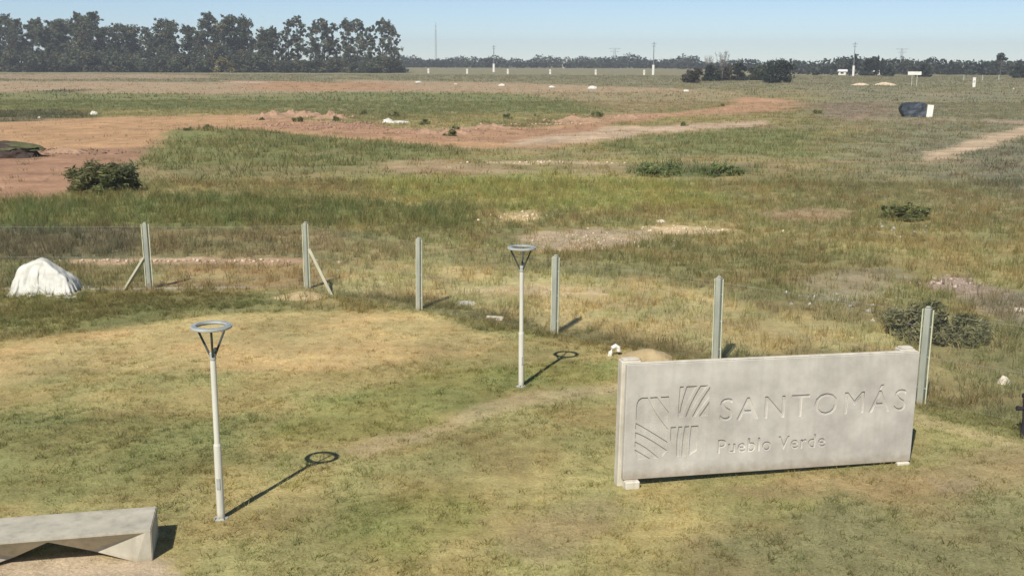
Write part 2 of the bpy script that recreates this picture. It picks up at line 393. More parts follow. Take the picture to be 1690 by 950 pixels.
K = 0.98   # photograph tone to base colour
PATCHES = [
#  outline, edge softness, edge raggedness, soil, grass, cover, height
# --- beyond the fence, far to near
([(-174.48, 329.37),(-157.73, 350.63),(-45,330),(-60.58, 398.64),(6.08, 335.29),(43.78, 270.38),(40.91, 216.68),(18.26, 222.18),(1.82, 241.38),(-32.41, 247.46),(-65.95, 226.72),(-94.89, 232.52),(-124.27, 234.20)], 6, 12, 'a88a6a','93805a',.42,.22),
([(-250.33, 473.14),(-202.30, 524.72),(-135.86, 495.77),(-107.82, 417.53),(-142.78, 385.94),(-199.69, 377.15)], 6, 14, 'a08468','8a7a58',.5,.22),
([(-81.83, 361.35),(-37.07, 338.53),(-21.36, 275.09),(-43.61, 251.25),(-67.04, 270.29)], 5, 12, 'b8906c','93805a',.2,.2),
([(-102.78, 245.52),(-98.26, 261.42),(-88.08, 237.57),(-89.31, 224.66),(-96.74, 228.10)], 4, 5, '6a604c','5c5a3e',.8,.4),
([(-93.69, 370.29),(-75.99, 352.08),(-70.30, 325.61),(-78.43, 316.43)], 2, 5, 'c4a488','a08a68',.1,.2),
([(-119.96, 226.02),(-64.82, 222.82),(-31.22, 238.35),(1.76, 232.70),(14.58, 189.52),(12.08, 146.48),(-11.07, 141.97),(-33.51, 150.78),(-56.12, 153.11),(-86.80, 163.17)], 3, 6, '74704a','6a6c40',1,.35),
([(1.85, 245.96),(40.43, 249.56),(39.59, 209.66),(29.69, 166.30),(13.17, 149.94),(11.21, 183.90)], 4, 8, '8f7d60','857552',.8,.3),
([(-82.71, 147.92),(-64.10, 152.63),(-57.17, 149.41),(-49.86, 138.33),(-52.40, 124.51),(-66.12, 117.99)], 2, 3, '5c5440','545438',1,.4),
([(-72.27, 117.71),(-55.25, 121.95),(-50.92, 131.07),(-40.97, 140.35),(-31.33, 140.87),(-18.57, 121.33),(-12.46, 112.99),(-5.85, 103.18),(-2.71, 110.47),(10.05, 130.11),(10.31, 117.09),(8.08, 97.41),(2.55, 87.21),(-3.09, 87.63),(-7.25, 92.60),(-15.52, 101.16),(-24.22, 108.62),(-30.87, 107.42),(-28.55, 93.90),(-28.28, 86.78),(-38.55, 84.68),(-51.62, 83.68)], 1.2, 3.0, 'bf9870','8c7a58',.06,.25),
([(3.34, 114.69),(13.71, 119.42),(22.49, 125.65),(29.36, 132.40),(28.14, 122.35),(18.17, 111.35),(11.39, 103.87),(5.81, 94.45),(0.70, 90.25),(-0.31, 102.57)], 1.0, 2.5, 'c4aa8c','8c7a58',.08,.25),
([(10.69, 138.54),(18.60, 148.52),(30.20, 164.23),(40.01, 203.20),(50.66, 213.95),(48.32, 181.34),(41.11, 158.90),(31.01, 150.95),(18.32, 134.60),(10.04, 121.51)], 1.5, 5.0, 'bd9070','8c7a58',.28,.25),
([(-30.34, 136.38),(-8.76, 112.15),(3.34, 114.69),(10.24, 123.86),(9.26, 111.94),(-2.31, 94.15),(-7.46, 95.38),(-16.02, 104.48),(-24.90, 114.48)], 1.0, 3.0, 'b48a6c','8c7a58',.2,.25),
([(-50.96, 82.59),(-36.57, 86.50),(-28.79, 89.87),(-25.32, 78.22),(-25.19, 68.00),(-22.63, 56.86),(-25.59, 55.77),(-33.97, 54.60)], .8, 2.5, 'aa8468','7c7050',.05,.25),
([(8.08, 97.41),(12.87, 102.27),(26.16, 117.80),(27.08, 113.69),(33.69, 129.97),(35.44, 123.85),(22.55, 92.31),(12.58, 91.96)], 1, 3, '77734c','6c6e42',1,.4),
([(92.84, 346.28),(100,260),(260,260),(140,90),(60,45),(30,40),(21.34, 55.78),(28.57, 92.53)], 8, 10, '827864','706c50',.9,.3),
([(50.21, 186.62),(65.35, 193.15),(50.05, 145.29),(38.64, 130.21),(39.02, 144.69)], 3, 5, '8d7866','75694e',.5,.25),
([(35.63, 92.77),(49.33, 100.48),(70,60),(45,45),(25.62, 55.87),(25.96, 64.43)], 3, 4, '746c60','66644e',1,.35),
([(28.03, 78.85),(33.22, 87.64),(43.00, 103.44),(57.13, 124.86),(68.56, 137.16),(59.72, 119.29),(48.51, 107.07),(41.07, 95.01),(31.84, 80.45)], .45, 1.4, 'c4ac8c','8c8060',.0,.2),
([(57.17, 138.02),(57.15, 131.12),(60.02, 131.26),(57.13, 124.86),(53.72, 124.71)], .6, 2.0, 'b09a84','8c8060',.1,.2),
([(-30.02, 100.60),(-24.39, 106.78),(-15.16, 98.81),(-7.64, 91.26),(-3.01, 85.27),(-5.73, 72.89),(-15.92, 66.08),(-22.15, 68.84),(-25.22, 77.25),(-27.79, 90.55)], .8, 2.5, '6f6a42','6a6a3c',1,.5),
([(-2.11, 77.47),(2.25, 76.66),(7.51, 75.44),(7.29, 73.25),(2.19, 74.40),(-1.44, 75.18)], .5, 1.2, 'c3ab84','a0906a',.1,.2),
([(-9.23, 75.86),(-6.11, 77.83),(0.18, 72.63),(-0.57, 67.91),(-6.19, 69.26)], 1.0, 2.5, '9c8264','8d7c54',.6,.3),
([(-3.31, 71.71),(6.60, 69.99),(4.17, 67.31),(-2.38, 67.14)], .8, 2.0, 'a38c66','8f7f56',.6,.3),
([(-8.80, 66.27),(2.05, 69.48),(10.56, 64.05),(10.25, 53.18),(1.51, 50.84),(-5.81, 54.72)], 1.5, 3.0, '85794a','84803f',1,.4),
([(7.33, 73.68),(10.49, 76.44),(15.83, 74.35),(14.12, 67.93),(9.54, 66.74),(7.12, 67.75)], .6, 1.5, '565a34','566236',1,.6),
([(8.08, 97.41),(25.28, 95.15),(21.75, 81.68),(10.88, 79.31),(7.02, 84.46)], 1.2, 3.0, '7a7448','6e6f42',1,.4),
([(-27.86, 54.25),(-16.86, 56.99),(-7.29, 54.69),(-1.26, 51.20),(-1.39, 46.23),(-8.68, 46.10),(-14.78, 45.48),(-22.58, 43.72)], .8, 1.6, '68653a','676a38',1,.5),
([(-23.64, 45.83),(-15.04, 45.14),(-12.96, 38.73),(-19.67, 37.90)], .5, 1.0, '6b6048','5f593e',1,.4),
([(-14.88, 44.65),(-9.05, 45.41),(-6.74, 43.21),(-6.92, 38.82),(-12.96, 38.73)], .5, 1.0, '7d6f4c','776a44',1,.35),
([(-15.46, 38.32),(-11.52, 38.50),(-7.28, 38.45),(-6.74, 37.74),(-7.09, 37.39),(-11.14, 37.21),(-15.01, 37.15)], .2, .6, 'bb9d7c','8f7c54',.12,.2),
([(-0.42, 50.18),(0.97, 51.46),(1.47, 49.42),(1.16, 47.70),(-0.14, 48.05)], .3, .8, 'c9b080','8f8250',.1,.25),
([(0.35, 43.95),(2.88, 45.96),(5.81, 45.34),(5.73, 42.82),(3.44, 40.52),(1.87, 40.23),(0.56, 41.58)], .4, 1.0, 'bba07e','8f8054',.35,.22),
([(5.39, 46.01),(7.49, 46.56),(9.19, 45.56),(8.36, 44.41),(5.93, 44.36)], .3, .8, 'c9b08a','8f8250',.1,.25),
([(10.59, 50.60),(12.83, 51.91),(16.31, 52.20),(14.45, 48.70),(11.35, 47.89)], .4, 1.0, 'a5806a','85784e',.6,.22),
([(13.50, 35.29),(14.64, 35.72),(14.79, 33.75),(15.42, 32.66),(14.66, 30.98),(13.47, 32.29),(12.88, 33.35)], .3, .8, 'ad927e','7c6e54',.35,.25),
([(13.82, 33.18),(16.77, 33.22),(13.85, 27.18),(13.17, 29.89)], .4, .8, '86766a','766e58',.85,.3),
([(9.62, 36.07),(12.98, 37.22),(12.31, 34.09),(9.40, 30.60),(8.81, 32.23)], .5, .9, '99896a','7c7650',.5,.3),
([(-6.19, 36.94),(-3.27, 38.39),(1.09, 35.95),(4.12, 34.76),(6.32, 32.20),(9.90, 27.14),(7.74, 25.93),(4.81, 25.68),(2.34, 27.06),(0.24, 28.87),(-2.49, 31.09),(-5.24, 33.30)], .6, 1.2, 'a58e62','988a54',.85,.28),
([(-1.75, 33.34),(1.03, 33.94),(3.04, 33.40),(2.77, 32.33),(0.62, 32.13),(-1.52, 32.45)], .2, .6, 'bda578','a8945e',.5,.25),
([(-12.02, 37.08),(-7.07, 37.27),(-6.04, 34.82),(-6.70, 33.28),(-10.82, 33.22)], .3, .7, '9a8058','8f7a4c',.8,.3),
([(-5.10, 32.40),(-2.72, 31.75),(-1.10, 30.48),(0.87, 28.47),(2.38, 27.56),(4.79, 25.57),(6.25, 24.52),(8.53, 22.47),(10.08, 20.87),(9.44, 19.45),(7.85, 21.23),(4.82, 24.20),(1.06, 27.17),(-2.55, 29.70),(-4.92, 31.22)], .25, .5, '8c7c52','827844',1,.11),
# --- the mown lawn inside the fence
([(-45,24),(-12.57, 26.72),(-10.74, 27.80),(-8.91, 29.48),(-6.16, 30.49),(-2.57, 30.00),(-0.70, 28.25),(1.06, 27.23),(2.95, 25.77),(4.82, 24.25),(7.91, 21.39),(9.42, 19.65),(40,8),(40,2),(-45,2)], .25, .5, 'aa925f','96894f',1,.05),
([(-16.84, 32.25),(-7.70, 32.81),(-6.30, 31.21),(-9.04, 29.92),(-10.89, 28.20),(-12.71, 27.02),(-13.85, 26.29)], .2, .5, '82784a','78723e',1,.12),
([(-12.70, 25.72),(-10.60, 27.42),(-8.87, 29.34),(-6.13, 30.34),(-2.56, 29.85),(-0.70, 27.98),(0.38, 26.67),(-1.75, 25.17),(-3.84, 24.12),(-5.93, 23.80),(-8.79, 24.37),(-11.30, 22.73)], .4, .8, 'bd9c66','b0965c',.75,.04),
([(-7.73, 26.95),(-4.42, 27.94),(-3.60, 26.39),(-5.57, 25.24)], .3, .7, 'b89c68','aa935a',.65,.035),
([(-3.12, 22.71),(-1.96, 24.13),(0.07, 24.66),(2.33, 25.21),(2.35, 23.59),(0.45, 22.84),(-1.00, 21.08),(-2.16, 19.63),(-3.09, 19.16),(-4.61, 19.61),(-4.17, 21.44)], .35, .8, '93864c','858242',1,.055),
([(-11.04, 20.69),(-7.62, 20.95),(-5.26, 20.97),(-4.41, 18.25),(-6.08, 16.45),(-8.75, 16.12)], .4, .8, '8c8250','827e46',1,.055),
([(-3.08, 18.90),(-2.29, 19.80),(-1.43, 20.33),(-0.67, 21.67),(0.45, 22.53),(2.35, 23.22),(2.27, 22.41),(0.68, 21.69),(-0.52, 20.70),(-1.60, 19.56),(-2.59, 18.60)], .15, .4, 'b59c72','a2905c',.55,.04),
([(-0.21, 14.87),(0.52, 16.25),(1.50, 16.80),(1.83, 16.26),(1.11, 15.31),(0.46, 14.20)], .15, .4, 'a48c60','928250',.65,.04),
([(-2.69, 16.52),(-0.83, 17.30),(-0.22, 16.06),(-1.20, 14.37),(-2.46, 14.96)], .3, .6, '95834e','84803f',1,.055),
([(3.13, 17.33),(6.78, 18.13),(9.44, 19.45),(9.23, 17.64),(6.07, 16.10),(4.62, 16.57)], .25, .6, 'a68860','94804e',.7,.045),
([(2.42, 15.19),(4.75, 16.33),(9.23, 17.64),(7.08, 13.20),(1.98, 13.17)], .4, .8, '94845c','847a4c',.9,.05),
([(7.01, 17.63),(7.74, 17.69),(7.57, 17.04),(6.93, 16.88)], .1, .3, 'a4886a','86784e',.6,.04),
([(7.85, 21.23),(9.36, 19.52),(9.12, 18.97),(7.82, 20.48)], .15, .3, 'b79c70','a8935e',.7,.045),
([(-9.35, 14.05),(-7.10, 14.49),(-5.89, 14.66),(-5.00, 14.52),(-4.64, 14.28),(-4.54, 13.72),(-4.89, 12.97),(-8.50, 12.64)], .05, .18, 'c4b092','9c865e',.02,.04),
]
EARTHY = np.array([.98, 1.015, .93])
WARM = np.array([1.02, 1.01, .93])
PATCHES = [(np.array(p), s, w, tone(a, K * (.90 if c < .3 else 1), .98 if c < .3 else .78) * (EARTHY if c > .5 else 1), tone(g, K * (1.64 if h > .2 else 1.22), .80) * (WARM if h > .2 else 1) * (EARTHY if h < .2 else 1), c, h * (.8 if h > .2 else 1)) for p, s, w, a, g, c, h in PATCHES]

MOUNDS = [  # x, y, radius x, radius y, height : heaps of pushed-up earth beside the track
]
def mound(px, py, rx, ry, h):
    MOUNDS.append((px, py, rx, ry, h))
for (mx_, my_), a_, b_, h_ in (((-29.03, 99.05), 4.0, 3.0, .5), ((-26.69, 102.36), 4.5, 3.0, .5), ((40.40, 197.12), 6, 4, .7), ((-66.69, 438.98), 12, 8, 1.0), ((-147.08, 456.89), 14, 7, 1.2),
        ((-8.74, 24.42), .35, .25, .06), ((-5.43, 23.95), .3, .2, .05)):
    mound(mx_, my_, a_, b_, h_)

def height(x, y):
    x = np.asarray(x, float); y = np.asarray(y, float)
    d = np.hypot(x, y)
    far = np.clip((d - 30) / 60, 0, 1)
    z = (fbm(x, y, 4.0, 3, 3) - 0.5) * (0.05 + 0.25 * far) + (fbm(x, y, 0.7, 5, 3) - 0.5) * (0.03 + 0.07 * np.clip((d - 28) / 10, 0, 1))
    for mx, my, rx, ry, h in MOUNDS:
        q = ((x - mx) / rx) ** 2 + ((y - my) / ry) ** 2
        near = q < 9
        if near.any():
            z = z + np.where(near, h * np.exp(-q * 1.4) * (0.6 + 0.8 * fbm(x, y, 0.9, 21, 3)), 0)
    return z

def hz(x, y):
    return float(height(np.array([x]), np.array([y]))[0])

def cover(x, y):
    """ground colour, grass colour, grass cover, grass height at each place"""
    x = np.asarray(x, float); y = np.asarray(y, float)
    n = len(x)
    t = fbm(x, y, 9.0, 31, 4)
    t2 = fbm(x, y, 2.2, 41, 4)
    d = np.hypot(x, y)
    mixv = np.clip((t - .33) / .34, 0, 1)[:, None]
    soil = tone('7d6e48', K) * (1 - mixv) + tone('8b7c54', K) * mixv
    gr = tone('746e3e', K * 1.56, .82) * (1 - mixv) + tone('8a7e48', K * 1.56, .82) * mixv
    f = np.clip((d - 180) / 140, 0, 1)[:, None]
    soil = soil * (1 - f) + tone('847b5c', K) * f
    gr = gr * (1 - f) + tone('7a7450', K * 1.35) * f
    cov = np.full(n, 1.0)
    hgt = np.full(n, .25)
    wx = fbm(x, y, 1.0, 51, 3) - .5; wy = fbm(x, y, 1.0, 61, 3) - .5
    wx2 = fbm(x, y, 5.0, 71, 3) - .5; wy2 = fbm(x, y, 5.0, 81, 3) - .5
    wx3 = fbm(x, y, 25.0, 91, 3) - .5; wy3 = fbm(x, y, 25.0, 101, 3) - .5
    for poly, soft, rag, a, g, c, h in PATCHES:
        mg = soft * 2 + rag * 2
        lo = poly.min(0) - mg; hi = poly.max(0) + mg
        idx = np.nonzero((x > lo[0]) & (x < hi[0]) & (y > lo[1]) & (y < hi[1]))[0]
        if len(idx) == 0:
            continue
        k1, k2, k3 = min(rag, 1.0), min(max(rag - .5, 0), 4.0), max(rag - 4.0, 0)
        ox = wx[idx] * k1 + wx2[idx] * k2 + wx3[idx] * k3
        oy = wy[idx] * k1 + wy2[idx] * k2 + wy3[idx] * k3
        sd = seg_dist(x[idx] + 1.6 * ox, y[idx] + 1.6 * oy, poly)
        w = np.clip(sd / (2 * soft) + .5, 0, 1)
        w = w * w * (3 - 2 * w)
        w1 = w[:, None]
        soil[idx] = soil[idx] * (1 - w1) + a * w1
        gr[idx] = gr[idx] * (1 - w1) + g * w1
        cov[idx] = cov[idx] * (1 - w) + c * w
        hgt[idx] = hgt[idx] * (1 - w) + h * w
    # churned bare earth and thin cover showing through the far meadow
    b1 = fbm(x * .45, y, 13.0, 161, 4)
    wv = np.clip((b1 - .60) / .07, 0, 1) * np.clip((d - 62) / 15, 0, 1) * np.clip((420 - d) / 150, 0, 1) * np.where(cov > .5, .6, 0)
    soil = soil * (1 - wv[:, None]) + tone('b0906a', K * .9) * wv[:, None]
    cov = cov * (1 - .8 * wv)
    bare = np.clip(1 - cov * 2.5, 0, 1)[:, None]
    ruts = (fbm(x * .16 + y * .02, y, 1.6, 171, 3) - .5)[:, None]
    soil = soil * (1 + bare * ruts * .5)
    v = (0.83 + 0.36 * t2)[:, None] * (.89 + .24 * fbm(x, y, .45, 181, 3))[:, None]
    # drier and greener tufts side by side
    t3 = np.clip((fbm(x, y, 1.3, 111, 4) - .36) / .28, 0, 1)[:, None]
    warm = np.array([1.09, 1.0, .93]); cool = np.array([.92, 1.02, .95])
    gr = gr * (warm * t3 + cool * (1 - t3)) * v
    soil = soil * v
    return soil, gr, cov, hgt

# ------------------------------------------------------------------ ground sheet
def spread(a, step, grow, end):
    o = [a]
    while o[-1] < end:
        o.append(o[-1] + step)
        step *= grow
    return o
xs = spread(22.0, .2, 1.042, 2300)
xs = np.array([-v for v in xs[::-1]] + list(np.arange(-21.8, 21.9, .2)) + xs)
ys = np.array([-v for v in spread(0, .8, 1.25, 300)[::-1]][:-1] + list(np.arange(0, 9, .6)) + list(np.arange(9, 48, .2)) + spread(48, .21, 1.026, 2300))
gx, gy = np.meshgrid(xs, ys)
nx, ny = len(xs), len(ys)
px_, py_ = gx.ravel(), gy.ravel()
pz_ = height(px_, py_)
soil_c, grass_c, cov_c, h_c = cover(px_, py_)
# matted thatch between the blades takes the grass colour
w_ = (np.clip(cov_c, 0, 1) * .65)[:, None]
gcol = soil_c * (1 - w_) + grass_c * w_
ii = (np.arange(ny - 1)[:, None] * nx + np.arange(nx - 1)[None, :]).ravel()
gm = np_mesh('ground', np.stack([px_, py_, pz_], 1), np.stack([ii, ii + 1, ii + nx + 1, ii + nx], 1), gcol)
ground = link('ground', gm, M['ground'], smooth=True)
tag(ground, 'open field of mown lawn, rough meadow and bare red earth', 'ground', kind='structure')

# ------------------------------------------------------------------ grass
def blades(name, n_try, region, per, hmul, wid, spreadr, lean, seed, label, two=False, hsel=(0, 9)):
    """region(rng,n)->x,y ; tufts of thin blades grown where the cover allows"""
    g = np.random.default_rng(seed)
    x, y = region(g, n_try)
    so, gr, cv, hg = cover(x, y)
    patchy = fbm(x, y, 1.1, 131, 3)
    keep = (hg >= hsel[0]) & (hg < hsel[1])
    keep &= g.random(len(x)) < np.clip(cv, 0, 1) * np.clip(.35 + 1.3 * (patchy - .3) / .4, .15, 1)
    x, y, gr, hg = x[keep], y[keep], gr[keep], hg[keep]
    n = len(x)
    tuft_h = hg * (0.55 + 0.9 * g.random(n)) * (0.55 + 0.5 * fbm(x, y, 3.0, 141, 3) + .45 * fbm(x, y, .8, 151, 2))
    tuft_c = gr * (0.87 + 0.30 * g.random((n, 1))) * (1 + (g.random((n, 3)) - .5) * .14)
    dry = g.random(n) < .12
    tuft_c[dry] = tuft_c[dry] * .45 + tone('b8a26c', K) * .55
    X = np.repeat(x, per); Y = np.repeat(y, per); Hh = np.repeat(tuft_h, per); Cc = np.repeat(tuft_c, per, 0)
    m = len(X)
    a = g.random(m) * math.tau
    rr = np.sqrt(g.random(m)) * spreadr
    bx, by = X + np.cos(a) * rr, Y + np.sin(a) * rr
    bz = height(bx, by) - .01
    hh = Hh * hmul * (.5 + .8 * g.random(m))
    la = g.random(m) * math.tau
    ll = hh * lean * (.3 + g.random(m))
    ww = wid * (.6 + .8 * g.random(m))
    wa = g.random(m) * math.tau
    dx, dy = np.cos(wa) * ww / 2, np.sin(wa) * ww / 2
    tx, ty = np.cos(la) * ll, np.sin(la) * ll
    tipc = Cc * (0.92 + .3 * g.random((m, 1)))
    if not two:
        v = np.empty((m, 3, 3)); 
        v[:, 0] = np.stack([bx - dx, by - dy, bz], 1)
        v[:, 1] = np.stack([bx + dx, by + dy, bz], 1)
        v[:, 2] = np.stack([bx + tx, by + ty, bz + hh], 1)
        c = np.stack([Cc, Cc, tipc], 1)
        me = np_mesh(name, v.reshape(-1, 3), np.arange(3 * m).reshape(m, 3), c.reshape(-1, 3))
    else:
        v = np.empty((m, 5, 3))
        v[:, 0] = np.stack([bx - dx, by - dy, bz], 1)
        v[:, 1] = np.stack([bx + dx, by + dy, bz], 1)
        v[:, 2] = np.stack([bx + dx * .8 + tx * .3, by + dy * .8 + ty * .3, bz + hh * .6], 1)
        v[:, 3] = np.stack([bx - dx * .8 + tx * .3, by - dy * .8 + ty * .3, bz + hh * .6], 1)
        v[:, 4] = np.stack([bx + tx, by + ty, bz + hh], 1)
        c = np.stack([Cc, Cc, Cc, Cc, tipc], 1)
        i = (np.arange(m) * 5)[:, None]
        f = np.concatenate([i + np.array([[0, 1, 2]]), i + np.array([[0, 2, 3]]), i + np.array([[3, 2, 4]])])
        me = np_mesh(name, v.reshape(-1, 3), f, c.reshape(-1, 3))
    o = link(name, me, M['grass'])
    tag(o, label, 'grass', kind='stuff')
    return o

def wedge(y0, y1, slope, extra, power=1.0):
    def f(g, n):
        # even over the ground inside a wedge of field
        y = np.empty(0); x = np.empty(0)
        while len(x) < n:
            yy = y0 + (y1 - y0) * g.random(n) ** power
            lim = (slope * y1 + extra)
            xx = (g.random(n) * 2 - 1) * lim
            k = np.abs(xx) < slope * yy + extra
            x = np.concatenate([x, xx[k]]); y = np.concatenate([y, yy[k]])
        return x[:n], y[:n]
    return f

blades('lawn_grass', 62000, wedge(10.5, 34, .50, 2.0), 8, 1.0, .011, .07, .9, 1, 'short patchy green and straw coloured mown lawn grass', hsel=(0, .2))
blades('lawn_weeds', 3800, wedge(10.5, 33, .50, 2.0), 14, 1.9, .016, .10, 1.0, 6, 'taller weed tufts and dry straw scattered through the lawn', hsel=(0, .2))
blades('meadow_grass', 34000, wedge(19, 64, .50, 4.0), 9, 1.0, .016, .16, .7, 2, 'rough olive and straw meadow grass beyond the wire fence', two=True, hsel=(.17, 9))
blades('distant_meadow_grass', 38000, wedge(62, 190, .50, 8.0) , 8, 1.0, .06, .5, .6, 3, 'hazy olive grass of the open field past the dirt track', hsel=(.17, 9))
blades('field_grass', 16000, wedge(185, 520, .50, 10.0), 6, 1.5, .22, 1.6, .6, 4, 'faded grass tufts at the far end of the field', hsel=(.17, 9))

# ------------------------------------------------------------------ loose earth
def clods(name, spots, label):
    """spots: (x, y, spread x, spread y, count, size, colour hex)"""
    g = np.random.default_rng(5)
    base = np.array([(1, 0, 0), (-1, 0, 0), (0, 1, 0), (0, -1, 0), (0, 0, 1), (0, 0, -.5)], float)
    fc = np.array([(0, 2, 4), (2, 1, 4), (1, 3, 4), (3, 0, 4), (2, 0, 5), (1, 2, 5), (3, 1, 5), (0, 3, 5)])
    V, Fc, Cl = [], [], []
    k = 0
    for (x, y), sx, sy, n, size, col in spots:
        c = tone(col, K)
        for _ in range(n):
            qx, qy = x + g.normal() * sx, y + g.normal() * sy
            s = size * (.3 + g.random() ** 2 * 1.4)
            r = g.random() * math.tau
            v = base * (0.6 + .7 * g.random((6, 1))) * np.array([s, s, s * .7])
            v = np.stack([v[:, 0] * math.cos(r) - v[:, 1] * math.sin(r) + qx, v[:, 0] * math.sin(r) + v[:, 1] * math.cos(r) + qy, v[:, 2]], 1)
            V.append(v); Fc.append(fc + k); k += 6
            Cl.append(np.repeat((c * (.8 + .4 * g.random()))[None], 6, 0))
    V = np.concatenate(V); V[:, 2] += np.repeat(height(V[::6, 0], V[::6, 1]), 6) + .01
    o = link(name, np_mesh(name, V, np.concatenate(Fc), np.concatenate(Cl)), M['clod'])
    tag(o, label, 'soil', kind='stuff')
clods('soil_clods', [
    ((-28.84, 137.94), 2.2, 1.6, 120, .19, 'b58a6c'), ((-24.08, 138.20), 3.0, 1.6, 160, .19, 'b58a6c'), ((-16.29, 123.80), 3.0, 1.6, 150, .18, 'a88066'), ((-8.97, 107.41), 2.6, 1.2, 130, .15, 'a88066'),
    ((-17.43, 113.78), 4.5, 1.6, 220, .15, 'a47c64'), ((-24.14, 119.93), 3.5, 1.2, 150, .15, 'b2886c'), ((-2.80, 114.42), 3.5, 1.2, 140, .16, 'b98a6a'), ((2.23, 121.15), 3, 1.2, 110, .16, 'c09a7c'),
    ((7.87, 128.70), 3, 1.4, 110, .19, 'b58a6c'), ((14.57, 140.25), 4, 2, 120, .2, 'b8906e'), ((-32.95, 83.17), 2.4, 1.0, 120, .14, '8a6c58'), ((-35.62, 84.21), 1.8, .8, 80, .14, '8a6c58')],
    'reddish clods of dug earth heaped along the dirt track')
clods('pale_rubble', [
    ((0.53, 49.40), .8, .5, 60, .10, 'd6c094'), ((2.22, 42.76), 1.6, 1.0, 130, .05, 'c8b294'), ((4.06, 42.50), 1.2, .8, 90, .05, 'ccb89a'), ((7.32, 45.53), 1.4, .4, 80, .07, 'dcc8a4'),
    ((9.64, 31.40), .8, .8, 40, .08, 'b4ac98'), ((13.78, 34.50), .6, .4, 50, .08, 'c4a898'), ((-13.42, 37.88), 1.4, .12, 60, .07, 'cdb294'), ((-9.69, 37.93), 1.6, .12, 70, .07, 'cdb294'), ((15.27, 45.50), 1.5, 1.0, 40, .09, 'a8a290'),
    ((2.22, 75.74), 3.0, .3, 80, .10, 'd0bc98')],
    'scattered pale rubble on the bare patches of the meadow')

